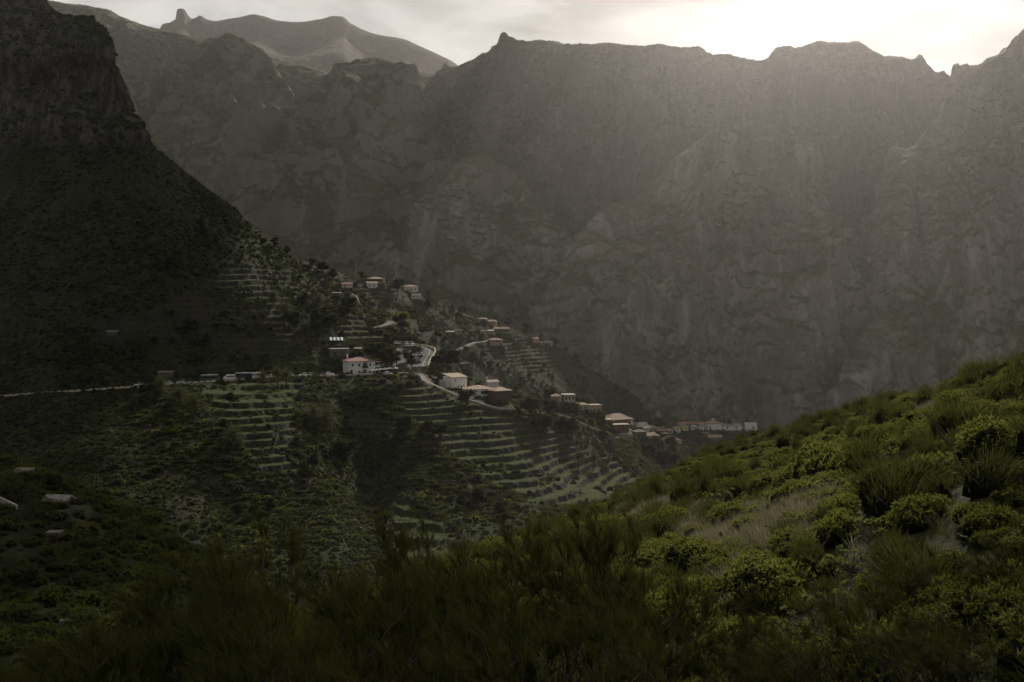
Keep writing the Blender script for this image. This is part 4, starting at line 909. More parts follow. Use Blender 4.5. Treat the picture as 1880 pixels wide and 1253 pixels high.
# --- the big white house by the road and its neighbours
p = pad(GC, 659, 685, 8.5)
o = house('white_house', 'large two storey white house with a low tiled roof beside the road', 'house', p, 13.0, 11.0, 6.6, 24, 'hip', 1.7, 0.5, 'white', 'tile_red',
          wins('f', (-4.6, -1.3, 4.0), 4.1, 0.95, 1.3) + wins('f', (-1.4, 4.0), 0.7, 0.95, 1.3) + [('f', 5.8, 4.3, .5, .6), ('l', 2.5, 2.9, .6, .5)], [('f', -5.2, 1.2, 2.4), ('f', 1.5, 1.7, 2.3), ('f', 5.8, .7, 2.1)], [(-5.0, 3.0, 7.2, 2.3)])
part_box(o, 'balcony', 'wood', (0.2, 2.8, -6.5, -5.55, 3.35, 3.5), (0.2, 2.8, -6.5, -6.42, 3.5, 4.4), (0.2, 0.28, -6.42, -5.55, 3.5, 4.4), (2.72, 2.8, -6.42, -5.55, 3.5, 4.4))
part_box(o, 'balcony_opening', 'glass', (0.5, 2.5, -5.56, -5.4, 3.55, 5.9))
part_box(o, 'porch', 'offwhite', (6.52, 9.6, -3.5, 1.5, 3.3, 3.55), (9.2, 9.5, -3.4, -3.1, -1, 3.3), (6.52, 9.6, -3.5, -3.3, 3.56, 4.3), (9.5, 9.6, -3.3, 1.5, 3.56, 4.3), (6.52, 9.7, -3.6, 1.6, 5.9, 6.05), (9.4, 9.6, -3.5, -3.3, 4.3, 5.9))
p = pad(GC, 622, 652, 5)
house('stone_outbuilding', 'dark stone outbuilding on the slope just above the white house', 'building', p, 9.5, 5, 3.6, 8, 'flat', 0.3, 0.2, 'stone', 'concrete', [('f', 1.5, 1.2, .9, 1.0)], [('f', -2, 1.0, 2.0)])
def canopy():
    p = pad(GC, 621, 631, 4.5); o = link('striped_canopy', None, None, p, R(-6)); tag(o, 'green and white striped corrugated canopy above the stone outbuilding', 'canopy')
    m = MB(); n = 7
    for k in range(n):
        x0, x1 = -3.4 + k * 6.8 / n, -3.4 + (k + 1) * 6.8 / n - 0.02
        m.add([(x0, -2.4, 2.3), (x1, -2.4, 2.3), (x1 - 1.6, 2.4, 3.7), (x0 - 1.6, 2.4, 3.7), (x0, -2.4, 2.22), (x1, -2.4, 2.22), (x1 - 1.6, 2.4, 3.62), (x0 - 1.6, 2.4, 3.62)], [(0, 1, 2, 3), (7, 6, 5, 4), (0, 4, 5, 1), (2, 6, 7, 3), (1, 5, 6, 2), (0, 3, 7, 4)], 0.5, k % 2)
    link('roof_sheet', m.mesh('roof_sheet', [MAT['white'], plain('green_sheet', (0.06, 0.20, 0.14), 0.5, 0.1)]), o)
    for x, y, h in ((-3.2, -2.2, 2.25), (3.2, -2.2, 2.25), (1.5, 2.2, 3.55), (-4.7, 2.2, 3.55)): part_box(o, 'post', 'wood', (x - .08, x + .08, y - .08, y + .08, -1.5, h))
canopy()
p = pad(GC, 657, 645, 2.5); o = house('tin_shelter', 'small shelter with a pale tin roof behind the white house', 'shelter', p, 3.2, 2.4, 1.9, 0, 'shed', 0.4, 0.3, 'stone', 'tin')
# --- the row of three below the car park
p = pad(GC, 829, 714, 7.0)
o = house('white_house', 'tall white house with a tan tiled roof, first of the row under the car park', 'house', p + Vector((1.5, 4.5, 0)), 8.6, 8.0, 6.0, 34, 'shed', 1.5, 0.35, 'white', 'tile_tan', [('f', -2.0, 4.1, .7, .7), ('f', -.5, 1.2, .6, .8), ('f', 2.5, 1.5, .6, .8)], [('f', 1.2, .8, 1.9)])
part_box(o, 'side_wing', 'offwhite', (-6.8, -4.32, -3.4, 3.2, -3, 4.4))
part_box(o, 'terrace', 'concrete', (-3.5, 8.5, -7.0, -4.02, -3, -0.1))
p = pad(GC, 877, 731, 7.0)
o = house('white_house', 'long white house with an orange hipped roof, second in the row under the car park', 'house', p + Vector((0, 4.2, 0)), 13.6, 8.4, 4.4, 27, 'hip', 1.6, 0.55, 'white', 'tile', [('f', -5.2, 2.1, .8, 1.1), ('f', 1.4, 2.0, 3.4, 1.5), ('r', -1.2, 1.0, .9, 1.2)], [('r', 1.5, 1.1, 2.2)], ridge=1.2)
part_box(o, 'dark_strip', 'wood', (-3.6, -3.15, -4.26, -4.1, -1, 4.3))  # raised dark wooden strip on the front wall
part_box(o, 'sign_board', 'brick', (0.2, 3.6, -4.27, -4.1, 0.75, 1.15))
part_box(o, 'green_awning', 'leaf_tree', (3.4, 6.6, -5.6, -4.3, 2.6, 2.7))
p = pad(GC, 917, 741, 5.5)
o = house('red_stone_house', 'dark red stone house with a pale orange hipped roof ending the row', 'house', p + Vector((0.3, 4.2, 0)), 8.4, 7.6, 6.2, 32, 'hip', 1.5, 0.5, 'brick', 'tile', wins('r', (-2, 1.0), 3.6, 1.2, 1.3) + [('f', 0.4, 1.0, .7, 1.0)], [], ridge=0.8)
p = pad(GC, 897, 716, 3.5)
house('annex_house', 'small annex with a faded pink roof between the orange hipped roofs', 'house', p + Vector((1.0, 5, 0)), 6.5, 5, 3.9, 30, 'gable', 1.0, 0.3, 'offwhite', 'tile_tan', [], [], [(-2.2, 0.5, 4.7, 1.4)])
p = pad(GC, 953, 737, 2.5); o = link('terrace_wall', None, None, p, R(20)); tag(o, 'low white balustrade of a terrace right of the red stone house', 'balustrade')
part_box(o, 'rail', 'offwhite', (-2.8, 2.8, -.1, .1, 0.9, 1.05))
for k in range(8): part_box(o, 'baluster', 'offwhite', (-2.7 + k * .77 - .09, -2.7 + k * .77 + .09, -.08, .08, -0.8, 0.9))

# --- houses further down the spur
def hz(g, px_, py_, name, label, w, d, h, rot=0, roof='hip', rh=1.6, wm='white', rm='tile', win=(), door=(), chim=(), r=None, dz=0, **kw):
    w, d, h, rh = 0.9 * w, 0.9 * d, 0.95 * h, 0.9 * rh; win = [(a, u * .9, z * .95, ww, hh) for a, u, z, ww, hh in win]
    p = pad(g, px_, py_, r or max(w, d) * 0.62, dz); return house(name, label, 'house', p + Vector((0, d * 0.35, 0)), w, d, h, rot, roof, rh, kw.pop('oh', 0.4), wm, rm, win, door, chim, **kw)
hz(GC, 1044, 744, 'grey_house', 'pale grey house with small dark windows left of the sandstone terrace houses', 6.5, 6, 4.6, 12, 'flat', 0.2, 'concrete', 'concrete', wins('f', (-2, 0, 2), 2.2, .8, 1.5), (), dz=1.0)
hz(GC, 1022, 738, 'tan_house', 'small tan roofed house half hidden among palms above the lane', 5, 4.5, 3.2, 10, 'hip', 1.3, 'sand', 'tile_tan', wins('f', (0,), 1, .8, 1))
hz(GC, 1051, 752, 'shelter_house', 'low house with a lit cream roof in front of the pale grey house', 6.2, 5, 2.6, 8, 'shed', 0.7, 'stone', 'tile_tan', wins('f', (1,), .9, .8, .9))
hz(GC, 1070, 753, 'sandstone_house', 'sandstone house with a stepped lit roof beside the tall palm', 6.5, 5, 3.2, 14, 'hip', 1.2, 'sand', 'tile_tan', wins('f', (-1.6, 1.4), 1, .8, 1.2))
hz(GC, 1091, 757, 'sandstone_house', 'flat roofed sandstone house right of the tall palm', 8.5, 6, 4.4, 18, 'flat', 0.2, 'sand', 'tile_tan', wins('f', (-2.5, 0, 2.5), 1.2, .9, 1.3))
hz(GC, 1133, 778, 'tan_roofed_house', 'big village house with a broad tan gabled roof', 15.5, 11, 3.6, 32, 'hip', 3.4, 'stone', 'tile', wins('f', (-4, 0, 3.5), 1.1, 1, 1.2), [('r', 0, 1.1, 2.1)], ridge=3.2, oh=0.8)
hz(GC, 1111, 779, 'lean_to', 'lean-to with a long narrow lit roof left of the big tan roof', 6.5, 3.5, 2.4, 8, 'shed', 0.5, 'stone', 'tile', (), [('f', -1, .9, 1.9)])
hz(GC, 1134, 792, 'red_house', 'dark red flat roofed building below the big tan roof', 13, 6, 4.2, 12, 'flat', 0.2, 'brick', 'tile', wins('f', (-4, 3), 1.5, .9, 1.1))
hz(GC, 1148, 785, 'cream_house', 'low house with a pale cream roof in the middle of the village', 8.5, 6, 3.0, 20, 'shed', 1.3, 'cream', 'tile_tan', wins('f', (-1.5, 2), .9, .9, 1))
def tank(px_, py_):
    p = pad(GC, px_, py_, 2.5); o = link('water_tank', None, None, p); tag(o, 'round sandstone water tank among the village roofs', 'water tank'); m = MB()
    tube(m, [(0, 0, -3), (0, 0, 3.4), (0, 0, 3.42)], [1.9, 1.9, 1.7], 18); link('tank_body', m.mesh('tank_body', MAT['sand'], True), o)
    m = MB(); tube(m, [(0, 0, 3.36), (0, 0, 3.62)], [2.05, 2.05], 18); v, f = ICO2; m.add(v * [1.7, 1.7, .5] + [0, 0, 3.55], f); link('lid', m.mesh('lid', MAT['tile_tan'], True), o)
tank(1164, 782)
hz(GC, 1190, 783, 'small_house', 'small house with a square tan roof at the back right of the village', 6, 5.5, 3.0, -15, 'gable', 1.3, 'stone', 'tile', wins('f', (0,), 1, .9, 1))
hz(GC, 1196, 792, 'orange_house', 'house with a lit orange hipped roof in front of the small square roof', 8.5, 6, 3.0, 16, 'hip', 1.5, 'sand', 'tile', wins('f', (-2, 2), 1, .9, 1))
hz(GC, 1172, 795, 'mossy_house', 'old house with a large mossy roof in the middle of the village', 12, 7.5, 3.2, 24, 'gable', 2.2, 'stone', 'tile_dark', wins('f', (-3, 1), 1, .8, 1))
hz(GC, 1176, 812, 'stone_house', 'tall narrow stone house with a mossy roof at the foot of the village', 6.5, 5.5, 6.0, 14, 'hip', 1.4, 'stone', 'tile_dark', wins('f', (-1.4, 1.3), 3.4, .8, 1.1), [('f', 0, 1, 2)])
hz(GC, 1193, 810, 'sand_house', 'house with an ochre gable end right of the tall narrow stone house', 7, 5.5, 3.8, 28, 'gable', 1.6, 'sand', 'tile_tan', wins('f', (0,), 1.4, .9, 1))
hz(GC, 1206, 797, 'white_hut', 'tiny white hut between the lit orange roof and the pyramid roof', 3, 3, 2.6, 10, 'flat', .2, 'white', 'concrete', wins('f', (0,), .9, .8, .9))
hz(GC, 1216, 800, 'tan_hut', 'small hut with a lit tan roof right of the tiny white hut', 5, 4, 2.4, 6, 'hip', 1.1, 'stone', 'tile_tan')
hz(GC, 1233, 817, 'pyramid_house', 'house with a dull red pyramid roof partly hidden by the near hillside', 12.5, 9, 3.2, 8, 'hip', 2.8, 'offwhite', 'tile_red', wins('f', (-3, 0, 3), 1, .9, 1.1), ridge=1.0)
hz(GC, 1264, 779, 'red_roofed_house', 'long house with a red tiled terrace roof on the far promontory', 13.5, 6.5, 3.8, 4, 'hip', 1.2, 'stone', 'tile_red', wins('f', (-4, -1, 2, 5), 1, 1, 1.6), (), [(4.2, 0.5, 4.6, 1.6)])
hz(GC, 1252, 788, 'grey_annex', 'grey two storey annex below the red terrace roof', 5.5, 4.5, 4.2, 12, 'flat', .2, 'concrete', 'tile', wins('f', (-1, 1.2), 2, .8, 1))
hz(GC, 1243, 793, 'white_cottage', 'small white cottage left of the yellow one on the promontory', 4.5, 4, 3.2, 10, 'hip', 1.0, 'white', 'tile', wins('f', (0,), 1, .9, 1))
hz(GC, 1258, 794, 'yellow_cottage', 'small yellow walled cottage on the promontory', 4.2, 3.6, 2.6, 4, 'flat', .2, 'yellow', 'concrete', wins('f', (0.5,), .8, .8, .9))
hz(GC, 1283, 786, 'white_gabled_house', 'white gabled house left of the turret on the far promontory', 8, 5, 3.0, -18, 'gable', 1.6, 'white', 'tile', wins('f', (0,), 1, .9, 1))
o = hz(GC, 1310, 788, 'white_house', 'white house with a small rounded turret on the far promontory', 10.0, 7, 4.6, 10, 'hip', 1.4, 'white', 'tile', wins('l', (-1.5, 1), 1, .8, 2.2) + wins('f', (-3.6,), 1, .8, 1.6), ())
m = MB(); tube(m, [(0.2, 1, 4.6), (0.2, 1, 6.8), (0.2, 1, 7.4)], [1.2, 1.2, 0.1], 12); link('turret', m.mesh('turret', MAT['pink'], True), o)
hz(GC, 1344, 789, 'long_white_house', 'long low white house with two dark windows on the far promontory', 14, 6, 3.6, 3, 'hip', 1.1, 'white', 'tile_tan', wins('f', (-3.4, 3.0), 1.2, 1.1, 1.2), ())
hz(GC, 1379, 790, 'white_flat_house', 'white flat roofed house at the right end of the promontory', 7.8, 6, 4.6, -4, 'flat', .2, 'white', 'concrete', wins('f', (1.5,), 1.6, 1.0, 1.3), (), parapet=0.5)
hz(GC, 1313, 808, 'tan_barn', 'low barn with a tan roof just above the crest of the near hillside', 9.5, 5, 2.4, 3, 'gable', 1.4, 'stone', 'tile')

for x, y, w, d, h, rt, wm, rm, lab in ((1158, 800, 4.5, 3.5, 2.4, 10, 'stone', 'tile_dark', 'low stone shed left of the old mossy roofed house'), (1186, 802, 4, 3.5, 2.6, 22, 'offwhite', 'tile_tan', 'little pale house between the ochre gable and the mossy roof'), (1204, 806, 4.6, 3.8, 2.5, 4, 'sand', 'tile_tan', 'low sand coloured house just below the tiny white hut'), (1222, 805, 4.2, 3.6, 2.2, -10, 'stone', 'tile', 'small stone hut touching the pyramid roof on its left'), (1150, 793, 4, 3.2, 2.2, 16, 'stone', 'tile', 'stone hut with a rusty roof right of the dark red building'),
                                  (1230, 796, 4.6, 3.6, 2.4, 8, 'offwhite', 'tile_tan', 'pale little house standing behind the pyramid roof'), (1274, 791, 4.2, 3.4, 2.4, 2, 'white', 'concrete', 'white cube house right of the yellow cottage'), (1296, 796, 4.0, 3.2, 2.2, 14, 'stone', 'tile', 'stone cottage under the turreted house'), (1216, 787, 4.4, 3.6, 2.4, -6, 'stone', 'tile_tan', 'stone house behind the small hut with the lit tan roof'), (1030, 750, 3.8, 3.2, 2.2, 6, 'stone', 'tile_tan', 'tiny stone hut below the small tan roofed house')):
    hz(GC, x, y, 'small_cottage', lab, w, d, h, rt, 'hip' if w > 4.1 else 'flat', 1.0, wm, rm, wins('f', (-.8, .9), .9, .7, .9), (), oh=.3)
# --- houses of the upper hamlet
hz(GE, 689, 520, 'brown_house', 'brown house with a low grey roof at the top of the upper hamlet', 12, 8, 3.8, 8, 'hip', 1.6, 'wood', 'tile_tan', wins('f', (-3, 0, 2.5), 1.2, 1, 1.2))
hz(GE, 701, 519, 'white_house', 'small square white house against the brown house at the top', 4.6, 4.5, 4.2, 8, 'flat', .2, 'white', 'concrete', wins('f', (0.5,), 1.6, .8, 1))
hz(GE, 683, 528, 'white_house', 'white house with a gable front below the brown house', 8, 6, 3.6, 18, 'gable', 1.3, 'white', 'tile_tan', wins('f', (-2, 1.5), 1.1, .8, 1.1))
p = pad(GE, 700, 528, 3.0); o = link('white_railing', None, None, p, R(-12)); tag(o, 'white crossed railing beside the gable fronted white house', 'railing')
part_box(o, 'top_rail', 'offwhite', (-4, 4, -.08, .08, 1.4, 1.6))
for k in range(9): part_box(o, 'post', 'offwhite', (-4 + k - .09, -4 + k + .09, -.07, .07, -2.2, 1.4))
hz(GE, 754, 536, 'pink_house', 'pinkish white house stepping down with a faded roof at the right of the upper hamlet', 11, 7, 4.4, 20, 'hip', 1.3, 'offwhite', 'tile', wins('f', (-3.4, 0, 3), 1.4, .9, 1.2), [('f', -1.6, 1, 2.1)])
hz(GE, 765, 547, 'white_house', 'white house with three dark windows, lowest of the upper hamlet', 7.4, 5, 3.6, 4, 'flat', .2, 'white', 'white', wins('f', (-2.2, 0, 2.2), .9, .9, 1.3), (), parapet=0.4)
o = hz(GC, 637, 529, 'pink_house', 'pink house with a low arched end wall on the skyline of the near hill', 6.8, 5, 2.8, 12, 'shed', 0.6, 'offwhite', 'tile_red', wins('f', (-1.5,), .9, .8, 1))
hz(GC, 618, 542, 'tin_roofed_hut', 'hut with a pale flat tin roof below the pink house on the near hill', 5.2, 3.5, 1.6, -6, 'shed', 0.4, 'stone', 'tin')
hz(GE, 886, 590, 'cream_roofed_house', 'house with a lit cream roof, left one of the pair on the ridge', 7, 5, 2.6, -14, 'hip', 1.4, 'sand', 'tile_tan', wins('f', (0,), 1, .9, 1))
hz(GE, 902, 594, 'cream_roofed_house', 'house with a lit cream roof, right one of the pair on the ridge', 9, 6, 2.4, -10, 'hip', 1.6, 'sand', 'tile_tan', wins('f', (-2, 2), 1, .9, 1))
hz(GE, 888, 613, 'ochre_hut', 'ochre hut with a lit pyramid roof left of the dark long roof', 4.6, 4.2, 2.4, 6, 'hip', 1.3, 'sand', 'tile_tan', wins('f', (0,), 1, .8, .9))
hz(GE, 903, 613, 'ochre_hut', 'ochre hut with a flat lit roof beside the dark long roof', 5, 4, 2.6, 10, 'shed', 0.7, 'sand', 'tile_tan', wins('f', (0,), 1, .8, .9))
hz(GE, 921, 608, 'stone_house', 'long stone house with a dull roof and pale window frames on the ridge', 13, 6, 2.8, -5, 'gable', 1.4, 'stone', 'tile_tan', wins('f', (-4.5, -1.5, 1.5, 4.5), 1, .9, 1))
hz(GE, 912, 634, 'pink_house', 'pink stone house with a wide hipped roof at the end of the footpath', 10, 8, 4.6, 6, 'hip', 1.5, 'pink', 'tile', wins('f', (-1.8, 0.4, 2.4), 2.8, 1, .8), [('f', 3, 1, 2)], oh=0.7)
hz(GE, 984, 629, 'pink_hut', 'pink gabled hut at the left end of the greenhouse', 4.5, 4.5, 3.2, 20, 'gable', 1.2, 'pink', 'tile')
hz(GE, 1001, 633, 'greenhouse', 'long shed roofed with faded netting above the lower path', 12, 6, 2.6, -14, 'shed', 1.0, 'concrete', 'tin', wins('f', (-4, -1, 2, 5), .8, .8, 1.2))
hz(GE, 827, 612, 'white_walled_hut', 'low hut with a pale roof at the left of the hazy slope', 6, 4, 1.8, -8, 'shed', .5, 'stone', 'tin')
hz(GE, 843, 612, 'ochre_hut', 'ochre hut standing right of the low pale roofed hut', 5, 4, 3.0, 4, 'flat', .2, 'sand', 'concrete', wins('f', (0,), 1, .8, 1))
hz(GE, 857, 676, 'pink_roofed_house', 'house with a pink roof peeping out behind the big dark tree', 6.5, 5, 3.2, 10, 'hip', 1.4, 'stone', 'tile', wins('f', (1.2,), 1, .9, 1.1))
# --- left mountain and knoll
hz(GC, 205, 613, 'tin_roofed_hut', 'lonely hut with a grey tin roof on the dark left slope', 5, 3.5, 1.7, 4, 'shed', .5, 'stone', 'tin')
hz(GC, 303, 690, 'roadside_shelter', 'grey roofed shelter above the bend of the road, left of the buses', 7, 3.5, 2.2, -4, 'shed', .5, 'stone', 'tin')
p = pad(GG, 37, 884, 3.4, 0.2)
house('ruined_cottage', 'stone cottage with a lit orange roof between two palms on the knoll', 'cottage', p + Vector((0, 1, 0)), 2.3, 1.8, 1.2, 2, 'shed', .35, .1, 'stone', 'tile_dark', [('f', .6, .5, .4, .45)], [('f', -.4, .6, 1.1)])
p = pad(GG, 101, 928, 3.4, 0.1)
house('tin_roofed_shed', 'rough shed with a pale crumpled tin roof on the knoll', 'shed', p + Vector((0, 1.2, 0)), 3.2, 2.2, 0.7, -8, 'gable', .55, .25, 'stone', 'tin', (), [('f', .8, .7, .75)])
p = pad(GG, 97, 1000, 2.0, 0.1)
house('dark_hut', 'small dark hut with an open front below the tin roofed shed', 'hut', p + Vector((0, .6, 0)), 1.5, 1.2, 1.25, 3, 'flat', .2, .1, 'stone', 'stone', (), [('f', 0, 1.2, 1.05)])
a = [tuple(GG.at(*q)) for q in ((-20, 912), (0, 920), (15, 927), (30, 934))]; wall_along('pale_wall', 'thin pale wall coping at the left edge of the knoll', 'wall', a, 0.6, 0.25, 'concrete')
a = [tuple(GG.at(*q)) for q in ((104, 1147), (120, 1149), (136, 1150), (152, 1148))]; wall_along('stone_wall', 'short lit dry stone wall low on the knoll', 'wall', smooth_line(a, .5), 0.55, 0.5, 'stone', (0.7, 0.45, 0.15))

# --- roads, kerbs, parapets
ribbon('road', LINE['road'], 4.2, 'asphalt'); ribbon('loop_road', LINE['loop_up'], 3.6, 'asphalt', 0.10); ribbon('loop_road', LINE['loop_down'], 4.6, 'asphalt', 0.14)
ribbon('lane', LINE['lane'], 1.3, 'paving', 0.08); ribbon('upper_road', LINE['upper_bend'], 3.2, 'paving', 0.1); ribbon('path', LINE['path'], 1.2, 'paving', 0.1); ribbon('path', LINE['east_path'], 1.6, 'paving', 0.12); ribbon('path', LINE['low_path'], 1.0, 'paving', 0.12)
mk = ribbon('road_markings', offset_line(LINE['loop_down'], 2.2), 0.08, 'paint', 0.146); ribbon('road_markings', offset_line(LINE['loop_up'], 3.1), 0.08, 'paint', 0.106); ribbon('road_markings', offset_line(LINE['loop_up'], -3.1), 0.08, 'paint', 0.106)
wall_along('road_parapet', 'long low parapet of pale stone blocks along the outer edge of the road', 'parapet', offset_line(LINE['road'], -4.5), 0.35, 0.45, 'limewall', (2.6, 1.7, 0.45))
wall_along('sunlit_parapet', 'curved sunlit yellow parapet on the outer side of the car park loop', 'parapet', offset_line(LINE['loop_down'], 5.0), 1.1, 0.5, 'limewall')
wall_along('lane_wall', 'pale wall stepping down along the lane below the row of three houses', 'wall', offset_line(LINE['lane'][14:], -2.0), 0.7, 0.4, 'concrete')
wall_along('path_wall', 'pale wall curling along the short path on the near hill', 'wall', offset_line(LINE['path'], 1.6), 1.1, 0.5, 'limewall')
wall_along('upper_road_wall', 'pale retaining wall at the bend of the upper road', 'wall', offset_line(LINE['upper_bend'], -3.4), 0.8, 0.5, 'limewall')

# ------------------------------------------------------------------ vehicles
CARP = {}
for nm, c in (('white', (0.75, 0.75, 0.74)), ('silver', (0.42, 0.43, 0.44)), ('dark', (0.03, 0.032, 0.036)), ('teal', (0.02, 0.07, 0.075)), ('red', (0.28, 0.03, 0.025)), ('blue', (0.04, 0.07, 0.16))): CARP[nm] = plain('car_paint_' + nm, c, 0.3, 0.03, 1, 0.0, 0.5)
MAT['tyre'] = plain('tyre_rubber', (0.02, 0.02, 0.02), 0.9, 0.1); MAT['rim'] = plain('wheel_rim', (0.35, 0.35, 0.36), 0.4, 0.1, 3, 0.6); MAT['lamp'] = plain('lamp_glass', (0.6, 0.6, 0.58), 0.1, 0.05)
def loft_box(mb, secs, mat=0):
    """cross sections along x: (x, half width, z bottom, z top, top inset)"""
    v = []
    for x, w, z0, z1, ins in secs: v += [(x, -w, z0), (x, -w, z0 + (z1 - z0) * .72), (x, -w + ins, z1), (x, w - ins, z1), (x, w, z0 + (z1 - z0) * .72), (x, w, z0)]
    n = len(secs); f = [[i * 6 + j, (i + 1) * 6 + j, (i + 1) * 6 + (j + 1) % 6, i * 6 + (j + 1) % 6] for i in range(n - 1) for j in range(6)]
    f = [q[::-1] for q in f]
    for o in (0, (n - 1) * 6): f += [[o, o + 1, o + 4, o + 5], [o + 1, o + 2, o + 3, o + 4]]
    mb.add(v, f, 0.5, mat)
def wheels(o, xs, w, r):
    for x in xs:
        for s in (-1, 1):
            m = MB(); y = s * (w - 0.12); tube(m, [(x, y - .12, r), (x, y - .1, r), (x, y + .1, r), (x, y + .12, r)], [r * .8, r, r, r * .8], 14); wo = link('wheel', m.mesh('wheel', MAT['tyre'], True), o)
            m = MB(); tube(m, [(x, y + s * .10, r), (x, y + s * .135, r)], [r * .62, r * .55], 12); m.add([(x + r * .55 * math.cos(t), y + s * .135, r + r * .55 * math.sin(t)) for t in np.linspace(0, 6.28, 12, endpoint=False)], [(0, 3 * k // 1 % 12, (3 * k + 3) % 12, (3 * k + 3) % 12) for k in range(1, 3)]); link('rim', m.mesh('rim', MAT['rim']), wo)
def build_car(paint, suv=False):
    o = link('parked_car', None); k = 0.18 if suv else 0.0
    m = MB(); loft_box(m, [(-2.1, .72, .38, .72, .1), (-2.02, .84, .28, .92 + k, .06), (-1.0, .88, .24, .98 + k, .05), (0.8, .88, .24, .96 + k, .05), (1.75, .85, .26, .80 + k, .08), (2.1, .72, .34, .62 + k, .12)])
    loft_box(m, [(-1.42 - k, .62, 1.38 + k, 1.45 + k, .06), (-.9, .66, 1.40 + k, 1.50 + k, .08), (.2, .64, 1.38 + k, 1.48 + k, .08), (.42, .60, 1.34 + k, 1.40 + k, .05)]); link('body', m.mesh('car_body', CARP[paint]), o)
    m = MB(); loft_box(m, [(-1.85 - k * .5, .76, .90 + k, 1.0 + k, .03), (-1.38 - k, .70, .9 + k, 1.40 + k, .07), (.4, .70, .9 + k, 1.40 + k, .07), (1.15, .76, .88 + k, .98 + k, .03)]); link('windows', m.mesh('car_windows', MAT['glass']), o)
    wheels(o, (-1.3, 1.3), .86, .32)
    for s in (-1, 1): part_box(o, 'headlight', 'lamp', (1.96, 2.1, s * .6 - .14, s * .6 + .14, .52 + k, .66 + k))
    return o
def build_bus(L_, H_, W_, paint, roof, name):
    o = link(name, None); m = MB(); h = L_ / 2
    loft_box(m, [(-h, W_ / 2 - .12, .45, H_ - .35, .2), (-h + .12, W_ / 2, .35, H_ - .15, .12), (h - .45, W_ / 2, .35, H_ - .15, .12), (h - .05, W_ / 2 - .1, .42, H_ - .45, .2)]); link('body', m.mesh('bus_body', CARP[paint]), o)
    m = MB(); box(m, -h + .2, h - .5, -W_ / 2 + .16, W_ / 2 - .16, H_ - .148, H_ + .06); box(m, -1.2, .4, -.7, .7, H_ + .063, H_ + .26); link('roof', m.mesh('bus_roof', CARP[roof]), o)
    n = int(L_ / 1.3)
    for s in (-1, 1):
        for k in range(n):
            x0 = -h + .45 + k * (L_ - 1.3) / n; y = s * W_ / 2; part_box(o, 'window', 'glass', (x0 + .05, x0 + (L_ - 1.3) / n - .05, min(y, y + s * .015), max(y, y + s * .015), H_ * .50, H_ * .80))
    part_box(o, 'windscreen', 'glass', (h - .3, h + .01, -W_ / 2 + .2, W_ / 2 - .2, H_ * .45, H_ * .80))
    wheels(o, (-h * .55, h * .62), W_ / 2 - .02, .45)
    return o
def build_van():
    o = link('white_minibus', None); m = MB(); loft_box(m, [(-2.8, .9, .4, 2.3, .15), (-2.7, .97, .32, 2.5, .14), (1.2, .97, .32, 2.5, .14), (1.95, .96, .32, 1.75, .1), (2.75, .88, .34, 1.25, .12), (2.85, .8, .42, 1.0, .1)]); link('body', m.mesh('van_body', CARP['white']), o)
    for s in (-1, 1):
        y = s * .972
        for a, b in ((-2.5, -1.5), (-1.4, -.4), (-.3, .7)): part_box(o, 'window', 'glass', (a, b, min(y, y + s * .02), max(y, y + s * .02), 1.35, 1.95))
        part_box(o, 'side_window', 'glass', (.85, 1.55, min(y, y + s * .02), max(y, y + s * .02), 1.35, 1.9)); part_box(o, 'headlight', 'lamp', (2.7, 2.87, s * .6 - .13, s * .6 + .13, .8, 1.0))
    wheels(o, (-1.6, 1.9), .95, .36); return o
def road_at(px_, lane=1.6, key='road'):
    a = LINE[key]; x, y = proj(a); i = int(np.argmin(np.abs(x - px_))); j = min(i + 1, len(a) - 1); i0 = max(0, j - 1); t = a[j] - a[i0]; s = unit(np.array([-t[1], t[0], 0]))
    p = a[i] + s * lane + [0, 0, .07]; return Vector(p), math.atan2(t[1], t[0])
CARS = {}
def car(paint, suv, pos, rz, label, group=None, pitch=0):
    key = (paint, suv)
    if key not in CARS: o = build_car(paint, suv); CARS[key] = o
    else: o = copy_tree(CARS[key]); clear_props(o)
    o.location = pos; o.rotation_euler = (0, pitch, rz); tag(o, label, 'car', group); return o
for px_, paint, suv, lab, flip in ((258, 'white', 0, 'white hatchback on the road, leftmost vehicle', 1), (309, 'white', 0, 'white car half hidden behind the parapet left of the buses', 1), (500, 'white', 0, 'white car on the road behind the pair of palms', 1), (557, 'white', 0, 'white car alone on the road right of the palms', 1), (586, 'dark', 1, 'dark high roofed car on the road left of the white house', 0), (609, 'white', 1, 'white high roofed car parked just left of the white house', 0), (630, 'teal', 0, 'dark teal car parked in front of the white house', 0), (643, 'dark', 0, 'black car parked in front of the door of the white house', 0), (575, 'silver', 0, 'silver car on the road just left of the dark high roofed car', 1), (598, 'blue', 0, 'blue car on the road between the dark and the white high roofed cars', 0), (536, 'silver', 1, 'silver high roofed car on the road right of the pair of palms', 1), (352, 'dark', 0, 'dark car on the road close behind the left coach', 1), (336, 'silver', 0, 'silver car on the road left of the dark one behind the coach', 1), (402, 'dark', 0, 'dark low car squeezed between the left coach and the white minibus', 1), (663, 'silver', 0, 'silver car parked below the balcony of the white house', 0), (675, 'white', 0, 'white car parked at the right corner of the white house', 0)):
    p, t = road_at(px_, 1.2 if px_ < 580 else -1.6); car(paint, bool(suv), p, t + (math.pi if flip else 0), lab)
